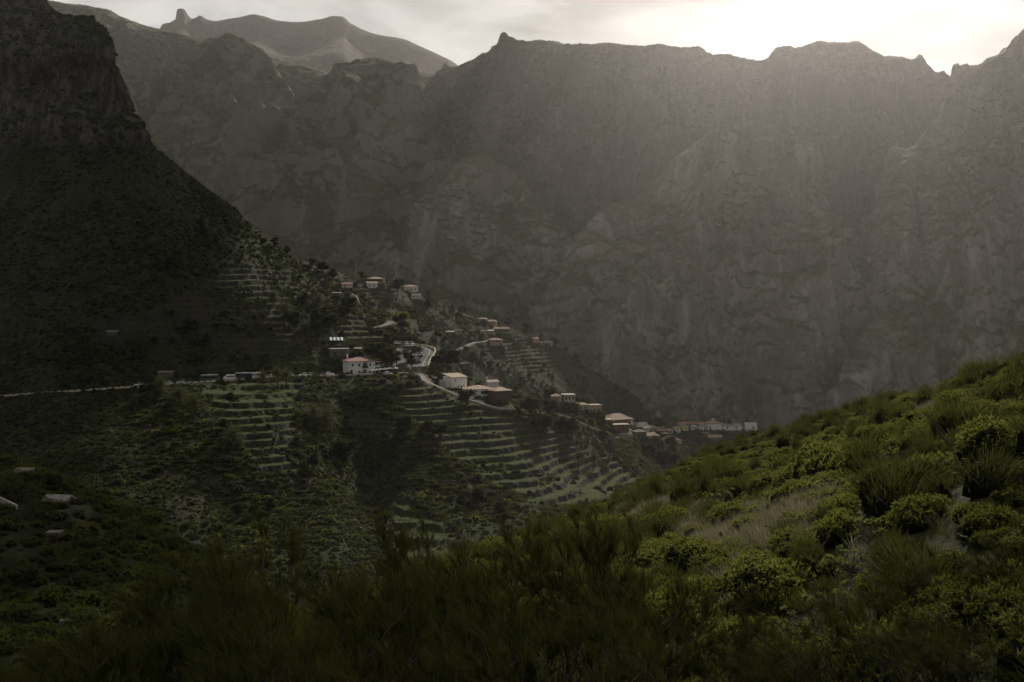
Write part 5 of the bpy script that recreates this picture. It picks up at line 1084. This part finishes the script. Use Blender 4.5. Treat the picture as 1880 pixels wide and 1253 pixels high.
for px_, args, lab in ((384, (8.2, 2.9, 2.4, 'teal', 'white', 'coach'), 'dark teal coach with a white roof, left of the white minibus'), (451, (8.2, 2.9, 2.4, 'teal', 'white', 'coach'), 'dark teal coach with a white roof, right of the white minibus'), (477, (5.6, 2.7, 2.2, 'white', 'white', 'coach'), 'short white bus half hidden behind the palm by the road')):
    p, t = road_at(px_, 1.5); o = build_bus(*args); o.location = p; o.rotation_euler = (0, 0, t + math.pi); tag(o, lab, 'bus')
p, t = road_at(420, 1.5); o = build_van(); o.location = p; o.rotation_euler = (0, 0, t + math.pi); tag(o, 'white minibus on the road between the two teal coaches', 'minibus')
def lot(px_, py_, paint, suv, rz, lab, group=None):
    p = GC.at(px_, py_); car(paint, suv, p + Vector((0, 0, .2)), R(rz), lab, group)
for x, y, c, s, a, lab in ((729, 629.5, 'white', 1, 78, 'white car at the left end of the top row in the car park'), (733, 630, 'white', 0, 82, 'second white car from the left of the top row in the car park'), (737.5, 630.5, 'silver', 0, 85, 'silver car in the top row of the car park'), (742, 631, 'dark', 1, 84, 'dark car in the top row of the car park'), (748, 631, 'white', 1, 84, 'white car left of the red one in the top row of the car park'), (752.5, 631, 'red', 0, 84, 'red car in the top row of the car park'), (757, 632, 'white', 0, 80, 'white car at the right end of the top row in the car park'),
                          (752, 640.5, 'white', 0, 5, 'white car in the middle of the car park loop, the upper of two'), (751, 648, 'white', 0, -8, 'white car in the middle of the car park loop, the lower of two'), (764, 648, 'white', 0, 60, 'white car parked by the inner kerb of the loop'), (763, 654, 'silver', 0, 62, 'silver car parked by the inner kerb of the loop'), (762, 660, 'white', 0, 65, 'white car lowest in the row by the inner kerb'), (776, 650, 'white', 0, 72, 'white car driving up the sunlit side of the loop'), (769, 667, 'dark', 0, 75, 'dark car with a bright roof low on the loop'), (795, 694, 'white', 0, 8, 'white car parked beside the dark tree, left of the row of three houses'), (712, 688, 'white', 0, 5, 'white car parked under the parasols')):
    lot(x, y, c, bool(s), a, lab)
# --- parasols of the cafe
def parasol():
    o = link('parasol', None); m = MB(); n = 8; a = np.linspace(0, 6.283, n, endpoint=False); v = [(0, 0, 3.0)] + [(1.7 * math.cos(t), 1.7 * math.sin(t), 2.35) for t in a] + [(1.7 * math.cos(t), 1.7 * math.sin(t), 2.15) for t in a]
    m.add(v, [(0, 1 + k, 1 + (k + 1) % n, 1 + (k + 1) % n) for k in range(n)] + [(1 + k, 9 + k, 9 + (k + 1) % n, 1 + (k + 1) % n) for k in range(n)]); link('canopy', m.mesh('parasol_canopy', MAT['white']), o)
    m = MB(); tube(m, [(0, 0, 0), (0, 0, 2.98)], [.04, .03], 6); link('pole', m.mesh('parasol_pole', MAT['wood']), o); return o
first = None
for k, (x, y) in enumerate(((684, 686.5), (692, 685.5), (700, 685), (708, 684.5), (717, 684), (725, 684))):
    p = GC.at(x, y); o = parasol() if first is None else copy_tree(first); first = first or o; clear_props(o); o.location = p; o.rotation_euler = (0, 0, .3 * k)
    tag(o, 'white parasol of the roadside terrace right of the white house', 'parasol', 'white parasols beside the white house')
# --- masts and posts
def mast(name, label, p, h, r, arms=()):
    o = link(name, None, None, p); tag(o, label, 'mast' if 'mast' in name else 'pole'); m = MB(); tube(m, [(0, 0, -1), (0, 0, h * .6), (0, 0, h)], [r, r * .8, r * .5], 7); link('shaft', m.mesh('mast_shaft', MAT['concrete' if 'mast' in name else 'wood'], True), o)
    for z, L_ in arms: part_box(o, 'antenna' if 'mast' in name else 'crossarm', 'wood', (-L_ / 2, L_ / 2, -.12, .12, h * z - .5, h * z + .5))
mast('radio_mast', 'tall pale radio mast rising behind the pink house', GE.at(653, 512), 14, .38, ((.55, 1.3), (.75, 1.0)))
mast('utility_pole', 'wooden utility pole beside the road at the left', GC.at(256, 706), 6.5, .16, ((.93, 1.4),)); mast('utility_pole', 'slim pole standing in the car park loop', GC.at(741, 648), 6.0, .12); mast('utility_pole', 'pale post on the lowest lit terrace', GC.at(832, 822), 3.0, .12)
mast('utility_pole', 'utility pole among the scrub above the road bend', GC.at(232, 670), 8.0, .15, ((.93, 1.6),))
p, t = road_at(705, -3.6); mast('utility_pole', 'lamp post at the kerb in front of the parasols', p, 6.0, .1, ((.97, .9),))

# ------------------------------------------------------------------ trees one can tell apart
BROAD = [tree_parts(1), tree_parts(2, lobes=12, spread=0.5), tree_parts(3, lobes=10, leaves=1100)]
GREEN = [tree_parts(4, mat='leaf_euphorbia', lobes=8, spread=.46, leaf=.06)]
CONE = [tree_parts(5, lobes=12, spread=.26, trunk_h=.08, cone=True, leaf=.06), tree_parts(6, lobes=14, spread=.13, trunk_h=.05, cone=True, leaf=.045)]
PALM = [palm_parts(7), palm_parts(8, .42, 48, .5), palm_parts(9, .66, 40, .36)]
TREE1 = {}
def tree(kind, i, g, px_, py_, hpx, label, name, cat, group=None, dz=0.0, wide=1.0):
    p = g.at(px_, py_) if not isinstance(g, tuple) else Vector(g); s = hpx / F * p.y; src = {'b': BROAD, 'g': GREEN, 'c': CONE, 'p': PALM}[kind][i]; key = (kind, i, name)
    if key not in TREE1: o = link(name, None); link('crown', src[0], o); link('trunk', src[1], o); TREE1[key] = o
    else: o = copy_tree(TREE1[key]); clear_props(o)
    o.location = p + Vector((0, 0, dz)); o.scale = (s * wide, s * wide, s); o.rotation_euler = (0, 0, random.uniform(0, 6.28)); tag(o, label, cat, group); return o
random.seed(11)
for k, (i, x, y, h, lab) in enumerate(((1, 483, 704, 34, 'palm in front of the short white bus'), (0, 512, 712, 46, 'taller palm of the pair on the road edge'), (0, 527, 706, 38, 'shorter palm of the pair on the road edge'), (1, 297, 722, 44, 'palm breaking the line of the parapet left of the buses'), (1, 330, 745, 52, 'large palm in the dark thicket below the parapet'), (1, 358, 760, 56, 'bushy palm with a yellowish crown under the left terraces'), (0, 238, 655, 52, 'tall palm on the dark slope above the utility pole'), (0, 264, 652, 44, 'palm right of the tall one on the dark slope'), (1, 430, 822, 60, 'palm in the dark thicket left of the middle terraces'), (1, 600, 790, 60, 'wide palm in the gully between the terraces'), (1, 578, 772, 44, 'palm at the upper end of the gully'), (2, 1079, 762, 42, 'tall lone palm in front of the sandstone houses'), (1, 770, 645, 22, 'small palm in the middle of the car park'), (2, 985, 770, 44, 'tall palm above the lane, right of the red stone house'), (0, 1018, 762, 36, 'palm beside the small tan roofed house'), (0, 1063, 858, 40, 'palm on the terraces right of the lit ones'), (0, 1090, 862, 44, 'palm at the right end of the terraces'), (0, 1120, 838, 46, 'palm below the village lane'), (2, 956, 752, 40, 'palm leaning beside the white balustrade'),
                                        (0, 505, 560, 34, 'palm on the upper terraces of the left mountain'), (0, 524, 596, 52, 'tall bushy palm above the road, middle of the slope'), (1, 585, 560, 30, 'palm on the sunny edge of the left hill'), (0, 1340, 778, 26, 'hazy palm behind the long white house'), (1, 1000, 612, 20, 'palm behind the pink gabled hut'))):
    tree('p', i, GE if (i, x) in ((1, 1000),) else GC, x, y, h, lab, 'palm_tree', 'palm')
for i, x, y, h, lab in ((1, 20, 905, 62, 'palm cut by the left edge of the picture on the knoll'), (1, 62, 915, 66, 'big palm right of the ruined cottage on the knoll'), (1, 58, 952, 50, 'lower palm in front of the big palm on the knoll')): tree('p', i, GG, x, y, h, lab, 'palm_tree', 'palm')
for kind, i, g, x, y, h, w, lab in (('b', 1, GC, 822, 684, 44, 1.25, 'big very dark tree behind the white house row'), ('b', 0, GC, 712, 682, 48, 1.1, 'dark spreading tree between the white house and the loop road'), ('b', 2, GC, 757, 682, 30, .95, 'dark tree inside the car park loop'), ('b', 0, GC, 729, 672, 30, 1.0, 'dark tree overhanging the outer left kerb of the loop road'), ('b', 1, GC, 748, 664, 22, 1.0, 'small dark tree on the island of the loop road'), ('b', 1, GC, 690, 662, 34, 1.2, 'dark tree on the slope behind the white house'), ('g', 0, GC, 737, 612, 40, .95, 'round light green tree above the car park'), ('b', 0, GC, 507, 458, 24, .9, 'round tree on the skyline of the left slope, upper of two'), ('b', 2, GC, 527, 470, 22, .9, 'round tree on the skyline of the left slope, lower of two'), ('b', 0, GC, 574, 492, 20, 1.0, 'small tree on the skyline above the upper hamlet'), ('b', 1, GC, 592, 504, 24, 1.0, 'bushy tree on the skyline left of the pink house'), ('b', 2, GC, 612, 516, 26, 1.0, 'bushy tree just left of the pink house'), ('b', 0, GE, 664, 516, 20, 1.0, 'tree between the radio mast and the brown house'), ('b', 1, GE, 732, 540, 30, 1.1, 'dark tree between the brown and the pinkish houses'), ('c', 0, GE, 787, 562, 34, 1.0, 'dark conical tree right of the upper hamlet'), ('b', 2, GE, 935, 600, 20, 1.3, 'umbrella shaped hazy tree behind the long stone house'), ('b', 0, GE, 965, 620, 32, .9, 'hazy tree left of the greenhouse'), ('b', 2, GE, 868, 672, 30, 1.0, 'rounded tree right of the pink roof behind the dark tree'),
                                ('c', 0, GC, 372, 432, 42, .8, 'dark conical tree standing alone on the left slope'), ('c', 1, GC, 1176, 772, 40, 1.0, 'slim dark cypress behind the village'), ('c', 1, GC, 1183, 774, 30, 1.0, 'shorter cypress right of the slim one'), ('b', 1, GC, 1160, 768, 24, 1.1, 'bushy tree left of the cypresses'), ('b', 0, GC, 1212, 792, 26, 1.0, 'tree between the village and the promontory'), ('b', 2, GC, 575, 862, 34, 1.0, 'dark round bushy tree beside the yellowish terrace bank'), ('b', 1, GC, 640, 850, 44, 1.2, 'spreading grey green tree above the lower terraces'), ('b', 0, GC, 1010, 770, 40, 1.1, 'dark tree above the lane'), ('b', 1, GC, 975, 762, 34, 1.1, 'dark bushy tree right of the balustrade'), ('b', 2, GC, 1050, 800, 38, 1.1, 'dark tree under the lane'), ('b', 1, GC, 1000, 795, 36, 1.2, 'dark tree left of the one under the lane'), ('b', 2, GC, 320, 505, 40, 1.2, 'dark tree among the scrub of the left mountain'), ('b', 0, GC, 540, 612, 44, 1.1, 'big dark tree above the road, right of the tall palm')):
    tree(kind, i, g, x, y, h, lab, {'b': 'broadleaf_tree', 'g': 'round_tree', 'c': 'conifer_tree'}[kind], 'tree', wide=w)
def more_trees():
    r = RS(99); px_, py_ = proj(C_V); zone = ((px_ > 180) & (px_ < 1240) & (py_ > 540) & (py_ < 960)) * (1 - np.clip(C_grass, 0, 1)) * (C_bare < 0.05) * sstep(0.0, 0.5, perlin(C_V / 40 + 19))
    P_, k = spots(C_V, 85, 7, zone, 9)
    for q in range(85): tree('b', r.randint(3), tuple(P_[q]), 0, 0, r.uniform(14, 32), 'dark broadleaf tree in the thickets of the terraced hillside', 'broadleaf_tree', 'tree', 'trees scattered over the terraced hillside', -0.3, r.uniform(.9, 1.4))
    px_, py_ = proj(E_V); zone = ((px_ > 640) & (px_ < 1200)) * (E_bare < 0.05) * sstep(-0.2, 0.4, perlin(E_V / 40 + 19))
    P_, k = spots(E_V, 70, 8, zone, 9)
    for q in range(70): tree('b', r.randint(3), tuple(P_[q]), 0, 0, r.uniform(9, 20), 'hazy grey green tree on the slope behind the village', 'broadleaf_tree', 'tree', 'trees scattered over the village slope', -0.3, r.uniform(.9, 1.4))
more_trees()
# ------------------------------------------------------------------ ground cover
def cover():
    pr = [far_bush(1, MAT['leaf_scrub']), far_bush(2, MAT['leaf_scrub'], 110, 3), far_bush(3, MAT['leaf_scrub'], 150, 5, 0.2, 0.6), far_bush(4, MAT['leaf_grey'], 120, 4), far_bush(5, MAT['leaf_euphorbia'], 140, 3, 0.2, 0.6), far_bush(6, MAT['leaf_tree'], 150, 5, 0.2, 0.9)]
    px_, py_ = proj(C_V); inv = (px_ > -40) & (px_ < 1400)
    clump = sstep(-0.35, 0.25, perlin(C_V / 17 + 2) + 0.6 * perlin(C_V / 6 + 8))
    w = inv * np.clip(1 - 1.2 * C_grass, 0.006, 1) * (1 - np.clip(C_bare * 2.2, 0, 1)) * (0.4 + clump) * (1 - 0.75 * C_crag * (normals(C_V)[..., 2] < 0.55))
    w = w * (1 + 1.0 * (py_ > 715)); P_, k = spots(C_V, 58000, 3, w, 9); r = RS(5); n = len(P_)
    pick = r.choice(6, n, p=[.27, .24, .18, .12, .09, .10]); big = perlin(P_ / 28 + 11)
    sc = np.clip(r.lognormal(0.0, 0.42, n) * (1.0 + 0.55 * big), 0.45, 2.9)
    P_[:, 2] -= 0.1 * sc
    scatter('hillside_scrub', pr, P_, sc, r.uniform(0, 6.28, n), pick, 'dark low scrub covering the shaded hillside above and below the road', 'scrub')
    px_, py_ = proj(E_V); w = ((px_ > 540) & (px_ < 1330)) * (1 - 0.6 * E_grass) * (1 - np.clip(E_bare * 2, 0, 1)) * (0.15 + sstep(-.3, .3, perlin(E_V / 22 + 2)))
    P_, k = spots(E_V, 9000, 13, w, 9); n = len(P_)
    sc = np.clip(r.lognormal(0.1, 0.45, n), 0.5, 3.2); P_[:, 2] -= 0.1 * sc
    scatter('village_scrub', pr, P_, sc, r.uniform(0, 6.28, n), r.choice(6, n, p=[.2, .2, .15, .25, .12, .08]), 'hazy grey green scrub on the slope behind the village', 'scrub')
    px_, py_ = proj(G_V); w = ((px_ > -60) & (px_ < 620)) * (1 - G_bare) * (0.2 + sstep(-.3, .2, perlin(G_V / 8 + 2)))
    c1, _ = cushion(71, 150, 0.16, 5, 4); c2, _ = cushion(72, 150, 0.16, 5, 5, 'leaf_scrub')
    pg = [pr[0], pr[2], c1, c2, prickly(5, 30), prickly(6, 22)]
    P_, k = spots(G_V, 5200, 23, w, 10); n = len(P_); sc = np.clip(r.lognormal(-0.1, 0.35, n), 0.4, 2.0); P_[:, 2] -= 0.08
    scatter('knoll_scrub', pg, P_, sc, r.uniform(0, 6.28, n), r.choice(6, n, p=[.26, .22, .18, .14, .12, .08]), 'low scrub and prickly pear covering the knoll at lower left', 'scrub')
    # grass on our own slope
    px_, py_ = proj(np.maximum(F_V, [-1e9, 0.3, -1e9])); vis = (px_ > 300) & (px_ < 2300) & (F_V[..., 1] > 9)
    gt = [grass_tuft(1), grass_tuft(2, 60, 0.42), grass_tuft(3, 80, 0.35, 'leaf_broom'), grass_tuft(4, 60, 0.3, 'leaf_scrub', 0.012)]
    P_, k = spots(F_V, 6500, 33, vis * np.clip(F_bare * 1.2, 0, 1), 28); n = len(P_)
    scatter('dry_grass', gt, P_, r.uniform(0.7, 1.7, n), r.uniform(0, 6.28, n), r.choice(4, n, p=[.30, .22, .26, .22]), 'pale dry grass on the bare patch of the right hillside', 'grass')
    P_, k = spots(F_V, 2600, 43, vis * (1 - F_bare), 28); n = len(P_)
    scatter('slope_grass', gt, P_, r.uniform(0.6, 1.5, n), r.uniform(0, 6.28, n), r.choice(4, n, p=[.06, .06, .42, .46]), 'green grass and herbs between the shrubs of the near slope', 'grass')
cover()
# ------------------------------------------------------------------ shrubs of our own slope
def plant(name, crown, stems, cname='crown', sname='stems'):
    if stems is None:
        return link(name, crown)
    o = link(name, None); link(cname, crown, o); link(sname, stems, o); return o
EU = [cushion(11, 620, 0.115, 7, 7), cushion(12, 640, 0.11, 7, 6), cushion(13, 560, 0.12, 7, 8), cushion(14, 520, 0.115, 7, 5)]
BR = [broom_far(21), broom_far(22), broom_far(23)]
AE = [aeonium(31), aeonium(32, 20)]
AG = [rosette(41), rosette(42, 26, 0.5, 0.06)]
PP = [prickly(51), prickly(52, 34)]
def make(kind, i, name):
    if kind == 'eu': return plant(name, *EU[i % 4])
    if kind == 'br': return plant(name, *BR[i % 3])
    if kind == 'ae': return plant(name, *AE[i % 2])
    if kind == 'ag': return link(name, AG[i % 2])
    if kind == 'pp': return link(name, PP[i % 2])
KN = {'eu': ('euphorbia_shrub', 'shrub'), 'br': ('broom_shrub', 'shrub'), 'ae': ('aeonium_plant', 'succulent'), 'ag': ('agave_plant', 'agave'), 'pp': ('prickly_pear', 'cactus')}
PROTO = {}
def put(kind, i, p, s, label, group=None, rz=None, sz=None):
    key = (kind, i)
    if key not in PROTO: o = make(kind, i, KN[kind][0]); PROTO[key] = o
    else: o = copy_tree(PROTO[key]); clear_props(o)
    o.location = p; o.rotation_euler = (0, 0, random.uniform(0, 6.28) if rz is None else rz); o.scale = (s, s, s * (sz or 1.0))
    tag(o, label, KN[kind][1], group); return o
random.seed(4)
def slope_shrubs():
    r = RS(77)
    hand = [('eu', 0, 1432, 1098, 1.30, 'largest rounded green euphorbia, low on the right slope below the dry grass'), ('eu', 1, 1405, 1075, 1.0, 'rounded euphorbia tucked behind the largest euphorbia dome'),
            ('eu', 2, 1265, 1035, 1.05, 'dark based euphorbia dome with a lit green top, beside the agaves'), ('eu', 3, 1240, 1165, 1.15, 'wide low euphorbia dome at the foot of the slope, among foreground brooms'),
            ('eu', 1, 1520, 880, 1.75, 'broad umbrella shaped euphorbia in the middle of the right hillside'), ('eu', 0, 1462, 892, 1.35, 'euphorbia dome left of the umbrella shaped one, above the dry grass'), ('eu', 3, 1412, 908, 1.15, 'bright yellow green euphorbia cushion, left of the path of dry grass'),
            ('eu', 2, 1465, 925, 1.15, 'low yellow green euphorbia cushion at the top of the dry grass'), ('eu', 2, 1230, 975, 1.35, 'lit euphorbia cushion left of the dry gully on the slope'), ('eu', 0, 1130, 980, 1.3, 'lit euphorbia cushion on the left shoulder of the slope'), ('eu', 1, 1060, 985, 1.0, 'pale green round bush at the left tip of the slope'),
            ('eu', 0, 1845, 835, 1.35, 'large rounded euphorbia near the right edge of the hillside'), ('eu', 1, 1765, 760, 1.25, 'rounded euphorbia standing right of the small bare patch'), ('eu', 2, 1722, 885, 1.0, 'flat topped euphorbia pair on the upper right slope'), ('ag', 0, 1502, 950, 1.1, 'dark spiky rosette at the edge of the dry grass'),
            ('ae', 0, 1658, 905, 1.1, 'tall leafy yellow green succulent standing on the right slope'), ('ae', 1, 1560, 1055, 0.75, 'bright succulent with star shaped rosettes below the dry grass'), ('ag', 1, 1512, 1108, 0.8, 'small light green agave right of the largest euphorbia'), ('ae', 0, 1590, 1080, 0.65, 'leafy succulent on stony ground right of the largest euphorbia'),
            ('eu', 3, 1345, 965, 1.0, 'greyish shrub with lit tips at the left of the dry grass'), ('ae', 1, 1330, 935, 1.2, 'shiny leaved succulent bush below the broad brooms of the slope'), ('pp', 0, 1225, 1000, 1.1, 'prickly pear with shining pads left of the dark based euphorbia'), ('pp', 1, 1330, 1000, 1.0, 'prickly pear with shining pads right of the dark based euphorbia'),
            ('pp', 0, 1400, 1120, 0.8, 'prickly pear with pale pads in front of the largest euphorbia'), ('br', 0, 1440, 1000, 0.9, 'broom bush standing in the dry grass'), ('br', 1, 1490, 1035, 0.9, 'dark leafy bush at the lower edge of the dry grass'), ('br', 2, 1640, 950, 1.5, 'big dark broom right of the dry grass'), ('br', 1, 1250, 920, 1.6, 'wide dark broom at the top left of the hillside'), ('br', 0, 1330, 890, 1.7, 'wide dark broom in the middle of the hillside crest'),
            ('br', 2, 1590, 860, 1.7, 'tall dark broom right of the umbrella shaped euphorbia')]
    out = []
    for k, i, x, y, s, lab in hand:
        s *= 0.9; p = GF.at(x, y); put(k, i, p, s, lab); out.append((p.x, p.y, s))
    px_, py_ = proj(np.maximum(F_V, [-1e9, 0.3, -1e9])); w = ((px_ > -500) & (px_ < 2450) & (F_V[..., 1] > np.where((px_ > 1960) | (px_ < -60), 6, 12))) * (1 - 0.72 * np.clip(F_bare * 1.3, 0, 1)) * (0.25 + sstep(-.35, .1, perlin(F_V / 6 + 21)))
    w[F_V[..., 1] > 105] = 0
    P_, k = spots(F_V, 17000, 53, w, 18); n = len(P_); keep = []; cell = {}
    for (x, y, s) in out: cell.setdefault((int(x // 2), int(y // 2)), []).append((x, y, s * 0.8))
    for q in range(n):
        x, y, z = P_[q]; big = r.rand(); patch = perlin(np.array([[x / 10, y / 10, 3.0]]))[0]
        if patch + r.normal(0, 0.28) > 0.12: kd, s = ('br', r.uniform(0.7, 1.7))
        elif r.rand() < 0.12: kd, s = ('br', r.uniform(0.4, 0.9))
        else: kd, s = [('eu', r.uniform(0.4, 0.9)), ('eu', r.uniform(0.28, 0.55)), ('ae', r.uniform(0.4, 0.9)), ('ag', r.uniform(0.35, 0.6)), ('pp', r.uniform(0.6, 1.1))][r.choice(5, p=[.42, .26, .14, .10, .08])]
        s *= 1 - 0.35 * min(1, max(0, (y - 50) / 30)); ok = True
        for cx in (-1, 0, 1):
            for cy in (-1, 0, 1):
                for (a, b, t) in cell.get((int(x // 2) + cx, int(y // 2) + cy), ()):
                    if (a - x) ** 2 + (b - y) ** 2 < (0.45 * (s + t)) ** 2: ok = False
        if not ok: continue
        cell.setdefault((int(x // 2), int(y // 2)), []).append((x, y, s)); q_ = CX + x / y * F; keep.append((s / y if 700 < q_ < 1890 and y > 13 else -1, kd, s, x, y, z - 0.06))
    keep.sort(reverse=True)
    groups = {'eu': ('rounded green euphorbia cushion on the near right hillside', 'euphorbia shrubs of the near slope'), 'br': ('dark feathery broom bush on the near right hillside', 'broom bushes of the near slope'), 'ae': ('light green succulent with leaf rosettes on the near right hillside', 'succulents of the near slope'),
              'ag': ('sword leaved agave rosette on the near right hillside', 'agaves of the near slope'), 'pp': ('prickly pear clump on the near right hillside', 'prickly pears of the near slope')}
    NK = {'eu': 4, 'br': 3, 'ae': 2, 'ag': 2, 'pp': 2}
    for (a, kd, s, x, y, z) in keep[:270]:
        put(kd, r.randint(NK[kd]), (x, y, z), s, *groups[kd], sz=r.uniform(0.8, 1.1))
    rest = keep[270:]
    pr = [cushion(61, 520, 0.11, 5, 5)[0], cushion(62, 520, 0.11, 5, 6)[0], broom_far(63, 600)[0], broom_far(64, 600)[0], aeonium(65, 18, 0.17)[0], AG[1], PP[0]]
    mp = {'eu': (0, 1), 'br': (2, 3), 'ae': (4,), 'ag': (5,), 'pp': (6,)}
    scatter('slope_scrub', pr, [q[3:6] for q in rest], [q[2] for q in rest], r.uniform(0, 6.28, len(rest)), [mp[q[1]][r.randint(len(mp[q[1]]))] for q in rest], 'dense green scrub filling the crest of the right hillside', 'scrub')
    print('slope shrubs', len(keep), len(rest))
slope_shrubs()
# ------------------------------------------------------------------ brooms right in front of us
def near_brooms():
    BB = [big_broom(101, 3.0, 1.35, 10500), big_broom(102, 3.0, 1.6, 11000), big_broom(103, 3.0, 1.2, 10000)]
    ZM = []
    for c_, s_ in BB:
        z_ = np.zeros(len(c_.vertices) * 3, np.float32); c_.vertices.foreach_get('co', z_); ZM.append(float(np.percentile(z_[2::3], 97)))
    T = [(70, 1205, 9.5, 0, 'wind bent broom at the far left of the foreground'), (215, 1130, 11, 1, 'low broom between the leftmost broom and the tallest left one'), (330, 1040, 12, 2, 'broom rising in front of the left knoll'), (430, 985, 13, 0, 'tallest broom of the left foreground'),
         (545, 1045, 11.5, 1, 'broom in front of the dark ravine'), (690, 975, 13, 2, 'broom with bare forked trunk left of the gap in the foreground'), (620, 1110, 10, 0, 'low dark broom in front of the forked one'), (880, 995, 12, 0, 'broom with forked branches right of the gap in the foreground'), (965, 950, 13.5, 1, 'tallest broom of the foreground centre'), (1075, 965, 13, 2, 'broom at the right end of the tall foreground row'),
         (1010, 1090, 9.5, 1, 'dark twiggy broom low in the foreground centre'), (1180, 1085, 11, 0, 'broom below the pale shoulder of the slope'), (1330, 1130, 11, 2, 'low broom under the widest euphorbia dome'), (1590, 1040, 15, 1, 'dark broom at the lower right of the slope'), (1710, 1000, 15, 0, 'dark broom near the lower right edge'), (1840, 985, 14, 2, 'dark broom filling the right edge'),
         (1650, 1130, 10, 2, 'low dark broom in the bottom right foreground'), (1800, 1120, 9.5, 1, 'rightmost low broom of the foreground'), (1510, 1150, 10, 0, 'low broom behind the pale grass tuft'), (390, 1180, 8.5, 2, 'pale streaked broom at the bottom left')]
    first = {}
    for (x, top, d, k, lab) in T:
        X = (x - CX) / F * d; zt = (HY - top - 22) / F * d; z0 = GF.z(X, d); h = max(0.8, zt - z0)
        if k not in first: o = plant('tall_broom', *BB[k], 'twigs', 'branches'); first[k] = o
        else: o = copy_tree(first[k]); clear_props(o)
        s = h / ZM[k]; o.location = (X, d, z0); o.scale = (0.5 * s + 0.42, 0.5 * s + 0.42, s); o.rotation_euler = (0, 0, random.uniform(-0.5, 0.5)); tag(o, lab, 'broom')
near_brooms()
# ------------------------------------------------------------------ terrain meshes that had building sites cut into them
GC.redo(); GE.redo()
grid_mesh('terraced_hillside', C_V, MAT['hill'], {'grass': C_grass, 'bare': C_bare, 'crag': C_crag})
grid_mesh('village_hillside', E_V, MAT['hill'], {'grass': E_grass, 'bare': E_bare, 'crag': np.zeros(E_bare.shape)})
grid_mesh('knoll', G_V, MAT['hill'], {'grass': G_grass, 'bare': G_bare, 'crag': np.zeros(G_bare.shape)})
# ------------------------------------------------------------------ haze in the valley air
def build_haze():
    x0, x1, y0, y1, z0, z1 = -2700, 2700, -280, 3750, -182, 800
    v = [(x, y, z) for z in (z0, z1) for y in (y0, y1) for x in (x0, x1)]
    f = [(0, 2, 3, 1), (4, 5, 7, 6), (0, 1, 5, 4), (2, 6, 7, 3), (0, 4, 6, 2), (1, 3, 7, 5)]
    m = bpy.data.materials.new('haze_air'); m.use_nodes = True; nt = m.node_tree
    for n in list(nt.nodes): nt.nodes.remove(n)
    o = nt.nodes.new('ShaderNodeOutputMaterial'); p = nt.nodes.new('ShaderNodeVolumePrincipled')
    p.inputs['Density'].default_value = HAZE_DENSITY; p.inputs['Anisotropy'].default_value = HAZE_G
    p.inputs['Color'].default_value = (*HAZE_COL, 1)
    nt.links.new(p.outputs[0], o.inputs['Volume'])
    h = link('haze', raw_mesh('haze', v, f, m)); h['kind'] = 'stuff'
build_haze()
